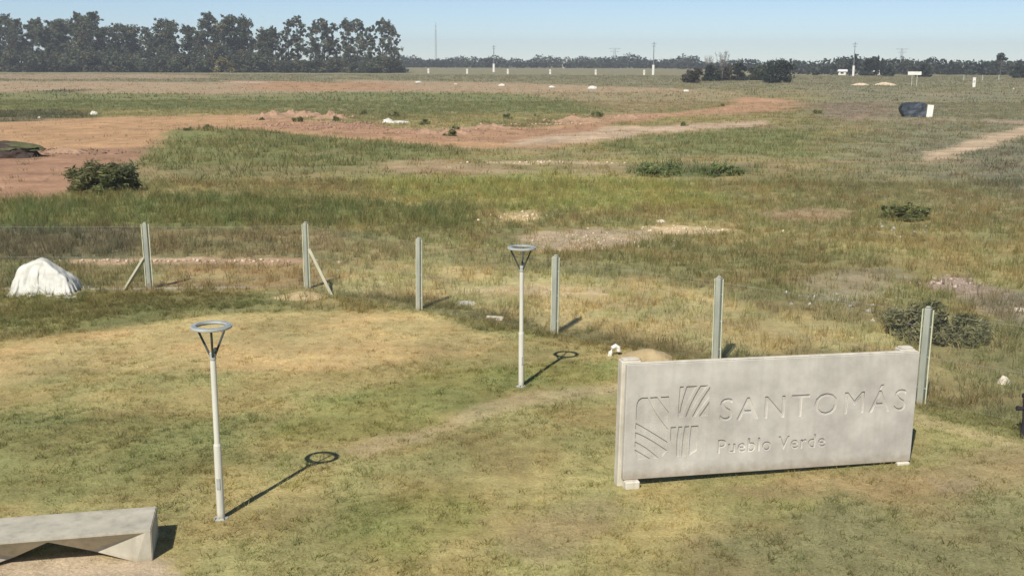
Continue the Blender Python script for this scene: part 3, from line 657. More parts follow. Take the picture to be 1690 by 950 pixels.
# ------------------------------------------------------------------ entrance sign
def build_sign():
    BL = Vector((1.807, 17.199, 0.130)); BR = Vector((6.877, 18.365, 0.045))
    ex = (BR - BL); L = ex.length; ex.normalize()
    ey = Vector((0, 0, 1)).cross(ex).normalized()
    ez = ex.cross(ey).normalized()
    root = thing('entrance_sign', 'long pale concrete sign slab engraved with lettering and a leaf emblem', 'sign')
    rot = Matrix((ex, ey, ez)).transposed().to_4x4()
    root.matrix_world = Matrix.Translation(BL) @ rot
    Hp, T = 1.93, .10
    bm = bmesh.new()
    box(bm, 0, L, 0, T, 0, Hp, .008)
    panel_me = mesh_of(bm, 'panel')
    # cutters for the engraving
    cut = bmesh.new()
    D = .022
    def prism(poly):
        a = [cut.verts.new((x, -.02, z)) for x, z in poly]
        b = [cut.verts.new((x, D, z)) for x, z in poly]
        n = len(poly)
        cut.faces.new(a); cut.faces.new(b[::-1])
        for i in range(n):
            cut.faces.new((a[i], b[i], b[(i + 1) % n], a[(i + 1) % n]))
    def bez(p, q, c, n=8):
        return [((1 - t) ** 2 * p[0] + 2 * t * (1 - t) * c[0] + t * t * q[0], (1 - t) ** 2 * p[1] + 2 * t * (1 - t) * c[1] + t * t * q[1]) for t in [i / n for i in range(n + 1)]]
    def bands(x0, x1, z0, z1, items):
        sx, sz = x1 - x0, z1 - z0
        for c1, c2 in items:
            poly = c1 + c2[::-1]
            prism([(x0 + u * sx, z0 + v * sz) for u, v in poly])
    # upper right emblem square: slanted strips
    bands(.172 * L, .275 * L, .525 * Hp, .795 * Hp, [
        (bez((.0, 0), (.02, 1), (.0, .5)), bez((.045, .05), (.15, 1), (.06, .5))),
        (bez((.03, 0), (.24, 1), (.08, .5)), bez((.15, 0), (.58, 1), (.28, .5))),
        (bez((.24, 0), (.68, 1), (.38, .5)), bez((.36, 0), (.93, 1), (.55, .5))),
        (bez((.46, 0), (1, .96), (.68, .5)), bez((.58, 0), (1, .60), (.76, .3))),
        (bez((.68, 0), (1, .48), (.84, .24)), bez((1, 0), (1, .40), (1, .2)))])
    # left emblem leaf: strips sweeping from the rounded corner to the lower right
    bands(.034 * L, .142 * L, .175 * Hp, .715 * Hp, [
        (bez((.72, 1), (1, .83), (.85, .92)), bez((.98, 1), (1, .93), (.99, .97))),
        (bez((.40, 1), (1, .56), (.62, .78)), bez((.62, 1), (1, .74), (.78, .88))),
        (bez((0, .66), (1, .30), (.25, .58)), [(0, .86), (.015, .92), (.06, .97), (.14, 1.0)] + bez((.34, 1.0), (1, .47), (.55, .74))),
        (bez((0, .50), (1, .16), (.32, .44)), bez((0, .60), (1, .26), (.28, .52))),
        (bez((0, .35), (.86, .02), (.35, .26)), bez((0, .45), (1, .12), (.34, .38))),
        (bez((0, .21), (.60, 0), (.28, .13)), bez((0, .30), (.76, 0), (.32, .22))),
        (bez((.10, .0), (.40, 0), (.2, 0)), bez((0, .17), (.50, 0), (.22, .10)))])
    # lower right emblem strips
    bands(.150 * L, .243 * L, .178 * Hp, .445 * Hp, [
        (bez((0, 1), (0, .55), (0, .8)), bez((.20, 1), (.10, .38), (.16, .7))),
        (bez((.28, 1), (.26, 0), (.20, .5)), bez((.42, 1), (.36, 0), (.33, .5))),
        (bez((.50, 1), (.44, 0), (.42, .5)), bez((.66, 1), (.60, 0), (.60, .5))),
        (bez((.73, 1), (.70, 0), (.68, .5)), bez((1, 1), (1, .18), (1, .5)))])
    cut_me = mesh_of(cut, 'cut')
    text_parts = []
    for body, x0, x1, z0, cap in (('SANTOM\u00c1S', .312 * L, .965 * L, .475 * Hp, .40), ('Pueblo Verde', .312 * L, .685 * L, .185 * Hp, .245)):
        cu = bpy.data.curves.new('lettering', 'FONT')
        cu.body = body
        cu.extrude = .5
        cu.space_character = 1.22 if body[0] == 'S' else 1.1
        cu.resolution_u = 3
        cu.offset = .004 if body[0] == 'S' else .012
        to = bpy.data.objects.new('lettering', cu)
        C.objects.link(to)
        bpy.context.view_layer.update()
        tm = bpy.data.meshes.new_from_object(to.evaluated_get(bpy.context.evaluated_depsgraph_get()))
        bpy.data.objects.remove(to)
        co = np.array([v.co for v in tm.vertices])
        bmt = bmesh.new()
        bmt.from_mesh(tm)
        bmesh.ops.remove_doubles(bmt, verts=bmt.verts, dist=1e-5)
        # cap height of the font from a plain capital
        cap_src = .729
        sx = (x1 - x0) / (co[:, 0].max() - co[:, 0].min())
        sz = cap / cap_src
        mnx = co[:, 0].min()
        for v in bmt.verts:
            u, w, e = v.co
            v.co = (x0 + (u - mnx) * sx, -.02 if e > 0 else D, z0 + w * sz)
        bmesh.ops.recalc_face_normals(bmt, faces=bmt.faces)
        text_parts.append(mesh_of(bmt, 'text'))
    po = bpy.data.objects.new('panel_tmp', panel_me)
    C.objects.link(po)
    tmp = []
    for me in [cut_me] + text_parts:
        bmx = bmesh.new(); bmx.from_mesh(me)
        bmesh.ops.recalc_face_normals(bmx, faces=bmx.faces)
        bmx.to_mesh(me); bmx.free()
        co_ = bpy.data.objects.new('cut_tmp', me)
        C.objects.link(co_)
        tmp.append(co_)
        md = po.modifiers.new('cut', 'BOOLEAN')
        md.operation = 'DIFFERENCE'
        md.solver = 'EXACT'
        md.use_self = True
        md.object = co_
    bpy.context.view_layer.update()
    fin = bpy.data.meshes.new_from_object(po.evaluated_get(bpy.context.evaluated_depsgraph_get()))
    for o in [po] + tmp:
        bpy.data.objects.remove(o)
    fin.materials.clear()
    fin.name = 'panel'
    p = link('panel', fin, M['concrete'], root)
    p['label'] = 'pale grey slab face engraved with lettering and emblem'
    # upright stubs that carry the slab from behind, rising a little above it
    for x0, x1 in ((-.055, .27), (L - .30, L - .02)):
        bm = bmesh.new()
        box(bm, x0, x1, T + .004, T + .20, -.30, Hp + .03, .012)
        obj('support_post', bm, M['concrete_light'], root)
        bm = bmesh.new()
        box(bm, x0 + .03, x1 - .03, T + .03, T + .17, Hp + .031, Hp + .06, .008)
        obj('post_cap', bm, M['concrete_light'], root)
    # paler concrete strip along the top edge
    bm = bmesh.new()
    box(bm, .06, L - .03, .012, T - .006, Hp + .001, Hp + .022, .006)
    obj('coping', bm, M['concrete_light'], root)
    for x0, x1, y0 in ((.02, .27, -.09), (L - .26, L - .02, -.05)):
        bm = bmesh.new()
        box(bm, x0, x1, y0, T + .02, -.30, -.004, .02)
        obj('footing_block', bm, M['concrete_light'], root)
build_sign()

# ------------------------------------------------------------------ lamps
def build_lamp():
    t = thing('garden_lamp', 'slim white ring lamp near the faceted concrete bench, its shadow on the lawn', 'lamp')
    bm = bmesh.new(); lathe(bm, [(.058, -.1), (.058, 1.16), (.050, 1.19)], 18)
    obj('pole_sleeve', bm, M['lamp_white'], t, False)
    bm = bmesh.new(); lathe(bm, [(.044, 1.191), (.044, 2.46), (.036, 2.47)], 18)
    obj('pole', bm, M['lamp_white'], t, False)
    bm = bmesh.new(); lathe(bm, [(.11, -.02), (.11, .012), (.085, .02)], 18)
    obj('base_plate', bm, M['lamp_grey'], t)
    bm = bmesh.new(); lathe(bm, [(.042, 2.471), (.047, 2.49), (.047, 2.58), (.03, 2.60)], 18)
    obj('collar', bm, M['lamp_grey'], t)
    for k in range(4):
        bm = bmesh.new(); lathe(bm, [(.013, .021), (.013, .04), (.006, .046)], 6)
        bo = obj('bolt', bm, M['lamp_arm'], t); bo.location = (.092 * math.cos(R(45 + 90 * k)), .092 * math.sin(R(45 + 90 * k)), -.009)
    bm = bmesh.new(); box(bm, -.026, .026, -.063, -.05, .48, .66, .004)
    obj('access_hatch', bm, M['lamp_grey'], t)
    for k in range(3):
        a = R(90 + 120 * k + 75)
        bm = bmesh.new()
        tube(bm, [(.035 * math.cos(a), .035 * math.sin(a), 2.53), (.245 * math.cos(a), .252 * math.sin(a), 2.957)], .017, 8)
        obj('arm', bm, M['lamp_arm'], t)
    bm = bmesh.new()
    lathe(bm, [(.225, 2.955), (.28, 2.955), (.302, 2.968), (.302, 2.992), (.292, 3.0), (.22, 3.0), (.212, 2.985)], 48, closed=True)
    rg = obj('ring', bm, M['lamp_grey'], t)
    bm = bmesh.new()
    lathe(bm, [(.222, 3.0005), (.278, 3.0005), (.278, 3.006), (.222, 3.006)], 48, closed=True)
    obj('solar_cells', bm, M['lamp_panel'], rg)
    bm = bmesh.new(); box(bm, .02, .06, -.03, .03, 2.58, 2.66, .006)
    obj('sensor_box', bm, M['lamp_arm'], t)
    return t
lamp = build_lamp()
lx, ly = (-4.39, 15.92)
lamp.location = (lx, ly, hz(lx, ly))
lamp2 = copy_tree(lamp)
lx, ly = (0.20, 22.97)
lamp2.location = (lx, ly, hz(lx, ly))
lamp2.rotation_euler = (0, 0, R(35))
tag(lamp2, 'slim white ring lamp standing between the engraved sign and the wire fence', 'lamp')
for l in (lamp, lamp2):
    l['group'] = 'ring lamps on the lawn'

# ------------------------------------------------------------------ bench
def build_bench():
    fr = Vector((*(-4.96, 14.45), 0)); e = Vector((.978, .21, 0)).normalized()
    t = thing('concrete_bench', 'long grey concrete bench with folded triangular front', 'bench', (fr.x, fr.y, hz(fr.x, fr.y) - .01), math.atan2(e.y, e.x))
    L, W, Z = 2.70, .86, .465
    CU, CZ = .85, .09
    bm = bmesh.new()
    V = lambda x, y, z: bm.verts.new((-x, y, z))
    def side(f):
        y = (lambda d: d) if f else (lambda d: W - d)
        s = {}
        s['T0'] = V(0, y(0), Z); s['T1'] = V(L, y(0), Z)
        s['A'] = V(.10, y(0), Z - .035); s['A2'] = V(L - .10, y(0), Z - .035)
        s['S0'] = V(0, y(0), Z - .035); s['S1'] = V(L, y(0), Z - .035)
        s['B'] = V(0, y(0), 0); s['B1'] = V(L, y(0), 0)
        s['Q'] = V(.22, y(0), 0); s['Q1'] = V(L - .22, y(0), 0)
        s['C'] = V(CU, y(.32), CZ); s['C1'] = V(L - CU, y(.32), CZ)
        s['E'] = V(L / 2, y(.04), .385)
        return s
    f, b = side(True), side(False)
    def F(s, names, flip):
        vv = [s[n] for n in names]
        bm.faces.new(vv[::-1] if flip else vv)
    for s, fl in ((f, False), (b, True)):
        F(s, ['T0', 'T1', 'S1', 'A2', 'A', 'S0'], fl)
        F(s, ['S0', 'A', 'C', 'Q', 'B'], fl)
        F(s, ['A', 'E', 'C'], fl)
        F(s, ['A', 'A2', 'E'], fl)
        F(s, ['A2', 'C1', 'E'], fl)
        F(s, ['A2', 'S1', 'B1', 'Q1', 'C1'], fl)
    for p, q in (('T1', 'T0'), ('T0', 'S0'), ('S0', 'B'), ('B', 'Q'), ('Q', 'C'), ('C', 'E'), ('E', 'C1'), ('C1', 'Q1'), ('Q1', 'B1'), ('B1', 'S1'), ('S1', 'T1')):
        bm.faces.new((f[p], f[q], b[q], b[p]))
    bmesh.ops.recalc_face_normals(bm, faces=bm.faces)
    bmesh.ops.bevel(bm, geom=[e_ for e_ in bm.edges if e_.calc_face_angle(0) > .5], offset=.011, segments=2, affect='EDGES')
    o = obj('seat_block', bm, M['concrete_bench'], t)
build_bench()

# ------------------------------------------------------------------ wire fence
FENCE = [(-15.38, 32.98), (-10.90, 33.04), (-6.20, 33.38), (-2.57, 30.31), (1.08, 27.61), (4.68, 24.81), (8.27, 21.79)]
FENCE[0] = (FENCE[1][0] - 4.75, FENCE[1][1] - .12)
FENCE.append((FENCE[-1][0] + 3.62, FENCE[-1][1] - 2.95))
fence = thing('chain_link_fence', 'grey concrete post fence hung with thin chain link wire beyond the lawn', 'fence', (*FENCE[2], hz(*FENCE[2])))
def fpart(name, bm, mat, parent, x, y, z, rz):
    o = obj(name, bm, mat, parent) if not isinstance(bm, bpy.types.Mesh) else link(name, bm, mat, parent)
    o.location = (x - fence.location.x, y - fence.location.y, z - fence.location.z)
    o.rotation_euler = (0, 0, rz)
    return o
def post_mesh():
    bm = bmesh.new()
    w, d = .062, .062
    box(bm, -w, w, -d, d, -.25, 2.0, .012)
    # rounded head
    box(bm, -w * .8, w * .8, -d * .8, d * .8, 2.0005, 2.035, .02)
    return mesh_of(bm, 'post')
def bar_mesh():
    bm = bmesh.new()
    box(bm, -.012, .012, -.016, .016, .02, 1.97, .003)
    return mesh_of(bm, 'tension_bar')
post_me, bar_me = post_mesh(), bar_mesh()
for i, (x, y) in enumerate(FENCE):
    p = FENCE[max(i - 1, 0)]; q = FENCE[min(i + 1, len(FENCE) - 1)]
    dirs = []
    if i > 0: dirs.append(Vector((p[0] - x, p[1] - y)).normalized())
    if i < len(FENCE) - 1: dirs.append(Vector((q[0] - x, q[1] - y)).normalized())
    rz = math.atan2(dirs[-1].y, dirs[-1].x)
    o = fpart('post', post_me, M['concrete_post'], fence, x, y, hz(x, y), rz)
    o.rotation_euler = (R(random.uniform(-1.1, 1.1)), R(random.uniform(-.9, .9)), rz)
    for d in dirs:
        bo = link('tension_bar', bar_me, M['bar'], o)
        v = Matrix.Rotation(-rz, 2) @ d
        bo.location = (v.x * .105, v.y * .105, 0)
        bo.rotation_euler = (0, 0, math.atan2(v.y, v.x))
        # clips that hold the bar to the post
        for cz in (.35, 1.0, 1.62):
            bm = bmesh.new(); box(bm, .05, .095, -.009, .009, cz - .012, cz + .012)
            c = obj('clip', bm, M['galv'], o); c.rotation_euler = (0, 0, math.atan2(v.y, v.x))
    brace_to = {1: (-11.67, 32.94), 2: (-5.30, 32.40)}.get(i)
    if brace_to:
        w = Vector((brace_to[0] - x, brace_to[1] - y))
        w.rotate(Matrix.Rotation(-rz, 2))
        top = Vector((w.x * .12, w.y * .12, 1.22 if i == 2 else .95)); bot = Vector((w.x, w.y, -.06))
        bm = bmesh.new()
        tube(bm, [bot, top], .06, 4)
        obj('brace', bm, M['brace'], o)
# chain link: zigzag wires woven side by side
def chain_mesh(span, z0, z1, pitch=.062, rad=.0016):
    V, Fc = [], []
    n = int(span / pitch)
    half = pitch / 2
    m = int((z1 - z0) / half)
    k = 0
    for i in range(n + 1):
        cx = i * pitch
        zz = z0 + np.arange(m + 1) * half
        off = np.where((np.arange(m + 1) + 0) % 2 == 0, -half * 1.0, half * 1.0)
        xx = np.clip(cx + off, 0, span)
        for dx, dz in ((0, 0),):
            for a in range(3):
                an = a * math.tau / 3
                V.append(np.stack([xx + math.cos(an) * rad, np.full(m + 1, math.sin(an) * rad), zz], 1))
        i0 = np.arange(m)
        for a in range(3):
            b = (a + 1) % 3
            Fc.append(np.stack([k + a * (m + 1) + i0, k + b * (m + 1) + i0, k + b * (m + 1) + i0 + 1, k + a * (m + 1) + i0 + 1], 1))
        k += 3 * (m + 1)
    return np_mesh('wire_mesh', np.concatenate(V), np.concatenate(Fc))
for i in range(len(FENCE) - 1):
    (x0, y0), (x1, y1) = FENCE[i], FENCE[i + 1]
    d = Vector((x1 - x0, y1 - y0)); span = d.length - .21
    d.normalize()
    me = chain_mesh(span, .05, 1.9)
    z = (hz(x0, y0) + hz(x1, y1)) / 2
    rz = math.atan2(d.y, d.x)
    fpart('wire_mesh', me, M['galv'], fence, x0 + d.x * .105, y0 + d.y * .105, z, rz)
    for zz in (.06, 1.0, 1.9):
        bm = bmesh.new(); tube(bm, [(0, .006, zz), (span * .5, .006, zz - .012), (span, .006, zz)], .0028, 5)
        fpart('line_wire', bm, M['galv'], fence, x0 + d.x * .105, y0 + d.y * .105, z, rz)
# low ground beam under the left run
for i in (0, 1):
    (x0, y0), (x1, y1) = FENCE[i], FENCE[i + 1]
    d = Vector((x1 - x0, y1 - y0)); ln = d.length; d.normalize()
    bm = bmesh.new(); box(bm, .08, (ln - .08) * (1 if i == 0 else .62), -.05, .05, -.15, .07, .012)
    fpart('ground_beam', bm, M['concrete_post'], fence, x0, y0, hz((x0 + x1) / 2, (y0 + y1) / 2), math.atan2(d.y, d.x))

# ------------------------------------------------------------------ lumps: sacks, stones, heaps
def lump_mesh(name, sx, sy, sz, seed, rough=.25, fold=0.0, sub=4, flat=.12, peak=(0, 0), sharp=1.0):
    bm = bmesh.new()
    bmesh.ops.create_icosphere(bm, subdivisions=sub, radius=1.0)
    rs = random.Random(seed)
    ox, oy = rs.uniform(0, 90), rs.uniform(0, 90)
    for v in bm.verts:
        p = v.co.normalized()
        q = np.array([p.x * 1.3 + ox + p.z * .7]), np.array([p.y * 1.3 + oy - p.z * .9])
        n = float(fbm(q[0], q[1], .9, seed, 4)[0]) - .5
        r = 1 + rough * 2 * n
        if fold:
            a = float(fbm(q[0] * 1.6 + 4, q[1] * .7, .45, seed + 3, 3)[0])
            ridge = 1 - abs(2 * a - 1) * 2
            r += fold * ridge
        z = p.z * r
        if z < 0: z *= flat
        w = max(z, 0) ** sharp
        v.co = (p.x * r * sx + peak[0] * w, p.y * r * sy + peak[1] * w, z * sz)
    return mesh_of(bm, name)
def lump(name, at_, sx, sy, sz, seed, mat, label, cat, group=None, rz=0.0, dz=0.0, smooth=False, **kw):
    o = link(name, lump_mesh(name, sx, sy, sz, seed, **kw), M[mat], smooth=smooth)
    o.location = (at_[0], at_[1], hz(*at_) + dz)
    o.rotation_euler = (0, 0, rz)
    tag(o, label, cat, group)
    return o

def dome_mesh(name, sx, sy, sz, seed, rough=.3):
    nU, nV = 64, 24
    U, Vv = np.meshgrid(np.linspace(0, math.tau, nU, endpoint=False), np.linspace(0.001, 1, nV))
    edge = 1 + (.22 + .3 * (rough > .5)) * (fbm(np.cos(U).ravel() + 5, np.sin(U).ravel() + seed, .8, seed, 3).reshape(U.shape) - .5) * 2
    X, Y = np.cos(U) * Vv * edge, np.sin(U) * Vv * edge
    nz = fbm((X * sx).ravel() + seed, (Y * sy).ravel(), (.35 if rough < .5 else .22) * max(sx, sy), seed, 5).reshape(U.shape)
    Z = (np.clip(1 - Vv ** 1.6, 0, 1) ** 1.3 * (1 + rough * 2 * (nz - .5))) * sz - .02
    P_ = np.stack([X * sx, Y * sy, Z], -1).reshape(-1, 3)
    i, j = np.meshgrid(np.arange(nU), np.arange(nV - 1))
    a = (j * nU + i).ravel(); b = (j * nU + (i + 1) % nU).ravel()
    return P_, np.stack([a, a + nU, b + nU, b], 1)
def heap(name, at_, sx, sy, sz, seed, mat, label, cat, rough=.3):
    P_, Fc = dome_mesh(name, sx, sy, sz, seed, rough)
    P_[:, 2] += height(P_[:, 0] + at_[0], P_[:, 1] + at_[1]) - hz(*at_)
    o = link(name, np_mesh(name, P_, Fc), M[mat], smooth=True)
    o.location = (at_[0], at_[1], hz(*at_))
    return tag(o, label, cat)

def build_sack():
    x, y = (-13.97, 32.46)
    t = thing('rubble_sack', 'large crumpled white plastic sack slumped against the wire fence', 'sack', (x + .08, y + .25, hz(x, y)))
    t.scale = (.93, .93, 1.0)
    # a slack plastic sheet settled over a heap by a small cloth simulation
    def core(X, Y):
        planes = [1.04 - .74 * (X - .04) - .10 * Y, 1.04 + .36 * X + .10 * Y, 4.2 * (X + .92), 3.0 * (Y + .56), 3.0 * (.58 - Y), 3.0 * (1.02 - X)]
        kk = 12.0
        return np.clip(-np.log(np.exp(-kk * np.stack(planes, 0)).sum(0)) / kk, .015, None)
    nU, nV = 104, 88
    W_, D_ = 2.85, 2.3
    rs = np.random.default_rng(8)
    gx_, gy_ = np.meshgrid(np.linspace(-.5, .5, nU) * W_ * .84 + .06, np.linspace(-.5, .5, nV) * D_ * .82)
    Pp = np.stack([gx_, gy_, 1.12 + .05 * rs.random(gx_.shape) + .10 * np.sin(gx_ * 5 + gy_ * 3) + .09 * np.sin(gy_ * 7 - gx_ * 2) + .07 * np.sin(gx_ * 11 + gy_ * 4)], -1)
    Vel = np.zeros_like(Pp)
    lu, lv = W_ / (nU - 1), D_ / (nV - 1)
    ld = math.hypot(lu, lv)
    def rel(A, B, L0, st, only_long=False):
        dlt = B - A
        ln = np.linalg.norm(dlt, axis=-1, keepdims=True) + 1e-9
        c = (ln - L0) / ln * .5 * st
        if only_long: c = np.where(ln < L0, c, 0)
        A += dlt * c; B -= dlt * c
    dt = .016
    for step in range(150):
        old = Pp.copy()
        Vel[..., 2] -= 9.8 * dt
        Pp += Vel * dt
        for it in range(9):
            for o_ in (0, 1):
                rel(Pp[:, o_:nU - 1:2], Pp[:, o_ + 1::2][:, :Pp[:, o_:nU - 1:2].shape[1]], lu, 1)
                rel(Pp[o_:nV - 1:2], Pp[o_ + 1::2][:Pp[o_:nV - 1:2].shape[0]], lv, 1)
                a_ = Pp[o_:nV - 1:2, :-1]; b_ = Pp[o_ + 1::2, 1:][:a_.shape[0]]
                rel(a_, b_, ld, .35)
                a_ = Pp[o_:nV - 1:2, 1:]; b_ = Pp[o_ + 1::2, :-1][:a_.shape[0]]
                rel(a_, b_, ld, .35)
            for o_ in range(0, 6, 3):
                a_ = Pp[:, o_:nU - 3:6]; b_ = Pp[:, o_ + 3::6][:, :a_.shape[1]]
                rel(a_, b_, 3 * lu, .16, True)
                a_ = Pp[o_:nV - 3:6]; b_ = Pp[o_ + 3::6][:a_.shape[0]]
                rel(a_, b_, 3 * lv, .16, True)
        hgt_ = core(Pp[..., 0], Pp[..., 1])
        hit = Pp[..., 2] < hgt_
        Pp[..., 2] = np.where(hit, hgt_, Pp[..., 2])
        for q in (0, 1):
            Pp[..., q] = np.where(hit, old[..., q] + (Pp[..., q] - old[..., q]) * .35, Pp[..., q])
        Vel = (Pp - old) / dt * .96
    i, j = np.meshgrid(np.arange(nU - 1), np.arange(nV - 1))
    a = (j * nU + i).ravel()
    Fq = np.stack([a, a + 1, a + nU + 1, a + nU], 1)
    P_ = Pp.reshape(-1, 3) - np.array([0, 0, .012])
    # creases pressed into the plastic
    e1 = np.gradient(Pp, axis=1); e2 = np.gradient(Pp, axis=0)
    nr = np.cross(e1, e2); nr /= np.linalg.norm(nr, axis=-1, keepdims=True) + 1e-9
    uu, vv_ = np.meshgrid(np.linspace(0, W_, nU), np.linspace(0, D_, nV))
    cr = 0
    for s_, am, sd, sk in ((.75, .045, 301, .8), (.40, .016, 307, -.9), (.18, .005, 311, .3)):
        q = np.abs(fbm((uu + sk * vv_ * .6).ravel(), (vv_ - sk * uu * .5).ravel(), s_, sd, 2).reshape(uu.shape) - .5) * 2
        cr = cr + am * (np.clip(q * 3.2, 0, 1) - .6)
    low = np.clip(Pp[..., 2] / .25, .15, 1)
    P_ = (Pp + nr * (cr * low)[..., None]).reshape(-1, 3) - np.array([0, 0, .012])
    link('sheet', np_mesh('sheet', P_, Fq), M['white_plastic'], t, smooth=True)
    for dx, dy, s in ((-.1, -.85, .14), (.42, -.80, .09), (.72, -.62, .08), (1.12, -.2, .06), (-.55, -.8, .08)):
        o = link('torn_scrap', lump_mesh('torn_scrap', s, s * .7, s * .45, int(100 * s) + 3, .35, .2, 2), M['white_plastic'], t)
        o.location = (dx, dy, hz(x + dx, y + .25 + dy) - hz(x, y) + .01)
build_sack()

lump('crumpled_sheet', (-1.36, 31.11), .26, .20, .07, 3, 'white_plastic', 'flat crumpled white sheet on grass behind the white concrete offcut', 'litter', rough=.5, fold=.3, sub=3)
def offcut():
    x, y = (-0.45, 29.22)
    bm = bmesh.new(); box(bm, -.23, .23, -.08, .08, -.03, .09, .015)
    for v in bm.verts:
        v.co += Vector((random.uniform(-.015, .015), random.uniform(-.015, .015), random.uniform(-.01, .01)))
    o = obj('concrete_offcut', bm, M['stone_pale'])
    o.location = (x, y, hz(x, y)); o.rotation_euler = (0, R(3), R(-8))
    tag(o, 'small pale concrete offcut lying at the lawn edge between fence posts', 'rubble')
offcut()
def bent_pipe():
    x, y = (2.40, 25.54)
    bm = bmesh.new()
    pts = [(-.10, 0, -.05), (-.08, 0, .08), (-.03, 0, .19), (.04, 0, .23), (.10, 0, .19), (.12, 0, .10)]
    tube(bm, pts, .052, 10)
    o = obj('conduit_elbow', bm, M['white_paint'], smooth=False)
    o.location = (x, y, hz(x, y)); o.rotation_euler = (0, 0, R(10))
    tag(o, 'short white plastic conduit elbow sticking out of the lawn behind the sign', 'pipe')
bent_pipe()
heap('soil_heap', (3.16, 25.33), .75, .5, .22, 8, 'soil_mound', 'low sandy soil heap behind the left end of the sign', 'soil')
heap('soil_heap', (-6.11, 32.04), .9, .5, .2, 12, 'soil_mound', 'low brown soil heap at the foot of the braced corner post', 'soil')
lump('pale_stone', (10.62, 23.29), .13, .12, .16, 15, 'stone_pale', 'round pinkish white stone on dark grass beyond the sign', 'stone', rough=.3, sub=3)
lump('pale_stone', (14.21, 30.51), .22, .16, .08, 17, 'stone_pale', 'flat pale stone at the edge of the mauve bare patch', 'stone', rough=.4, sub=3)
lump('pale_stone', (6.33, 47.43), .20, .18, .12, 19, 'stone_pale', 'small pale stone lying between the meadow rubble patches', 'stone', rough=.4, sub=3)
for k, (p, sx, sy, sz) in enumerate((((-28.74, 135.02), 2.6, 1.7, .6), ((-25.86, 136.62), 3.4, 1.8, .8), ((-21.13, 132.59), 2.2, 1.6, .6), ((-7.98, 105.67), 1.5, 1.1, .45), ((-5.32, 105.78), 1.9, 1.0, .4),
        ((-2.07, 114.45), 2.8, 1.3, .4), ((7.80, 127.42), 3.4, 1.5, .5), ((13.68, 134.36), 2.2, 1.6, .45), ((-32.73, 82.63), 1.9, 1.0, .35))):
    o = heap('spoil_heap', p, sx, sy, sz, 140 + k * 3, 'spoil', 'low heap of red spoil on the bank of the dirt track', 'soil', 1.0)
    o['group'] = 'red spoil heaps along the dirt track'
# dark stub at the fence line
def stub():
    x, y = (9.43, 19.72)
    t = thing('iron_stub', 'short dark iron stub with a knob standing by the fence line', 'post', (x, y, hz(x, y)))
    bm = bmesh.new(); tube(bm, [(0, 0, -.15), (.01, 0, .35), (.0, 0, .74)], [.055, .05, .06], 10)
    obj('shaft', bm, M['dark_metal'], t)
    bm = bmesh.new(); lathe(bm, [(.03, .74), (.085, .77), (.085, .83), (.04, .86)], 12)
    obj('head', bm, M['dark_metal'], t)
    bm = bmesh.new(); tube(bm, [(-.04, 0, .56), (-.17, -.02, .57)], [.03, .05], 8)
    obj('knob', bm, M['dark_metal'], t)
stub()

# turf bank beside the track
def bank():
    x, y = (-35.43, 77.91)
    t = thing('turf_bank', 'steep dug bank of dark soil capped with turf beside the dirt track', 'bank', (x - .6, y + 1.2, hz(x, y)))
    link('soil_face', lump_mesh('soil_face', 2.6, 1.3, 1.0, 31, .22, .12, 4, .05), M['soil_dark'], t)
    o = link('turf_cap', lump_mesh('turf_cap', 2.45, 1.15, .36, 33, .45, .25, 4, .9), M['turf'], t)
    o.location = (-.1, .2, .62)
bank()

# litter across the field
for k, (p, s, lab) in enumerate((
    ((-51.65, 139.77), .42, 'small white sack on the dark grass strip beside the dirt track'),
    ((-55.26, 132.23), .22, 'tiny white scrap on the dark grass strip beside the dirt track'),
    ((-13.53, 122.74), .50, 'upright white bag among red clods beside a flat white sheet'),)):
    lump('white_sack', p, s, s * .8, s * .9, 40 + k, 'white_plastic', lab, 'litter', rough=.35, fold=.2, sub=3)
lump('flat_sheet', (-12.48, 122.79), 1.0, .6, .22, 47, 'white_plastic', 'flat torn white sheet lying on red clods of the track', 'litter', rough=.45, fold=.3, sub=3)
for k, (px, s) in enumerate((((-28.16, 339.69), .9), ((-2.88, 302.94), .9), ((9.86, 284.46), .8), ((19.24, 273.52), 1.15), ((38.74, 254.22), .7), ((-16.19, 324.12), .5))):
    lump('white_sack', px, s, s * .7, s * .6, 60 + k, 'white_plastic', 'white sack lying on the brown strip in the far field', 'litter', 'white sacks spaced along the brown strip', rough=.3, fold=.2, sub=2)
lump('white_scrap', (125.23, 284.43), .35, .3, .3, 71, 'white_plastic', 'small white scrap on the grey field behind the white pillar', 'litter', rough=.3, sub=2)

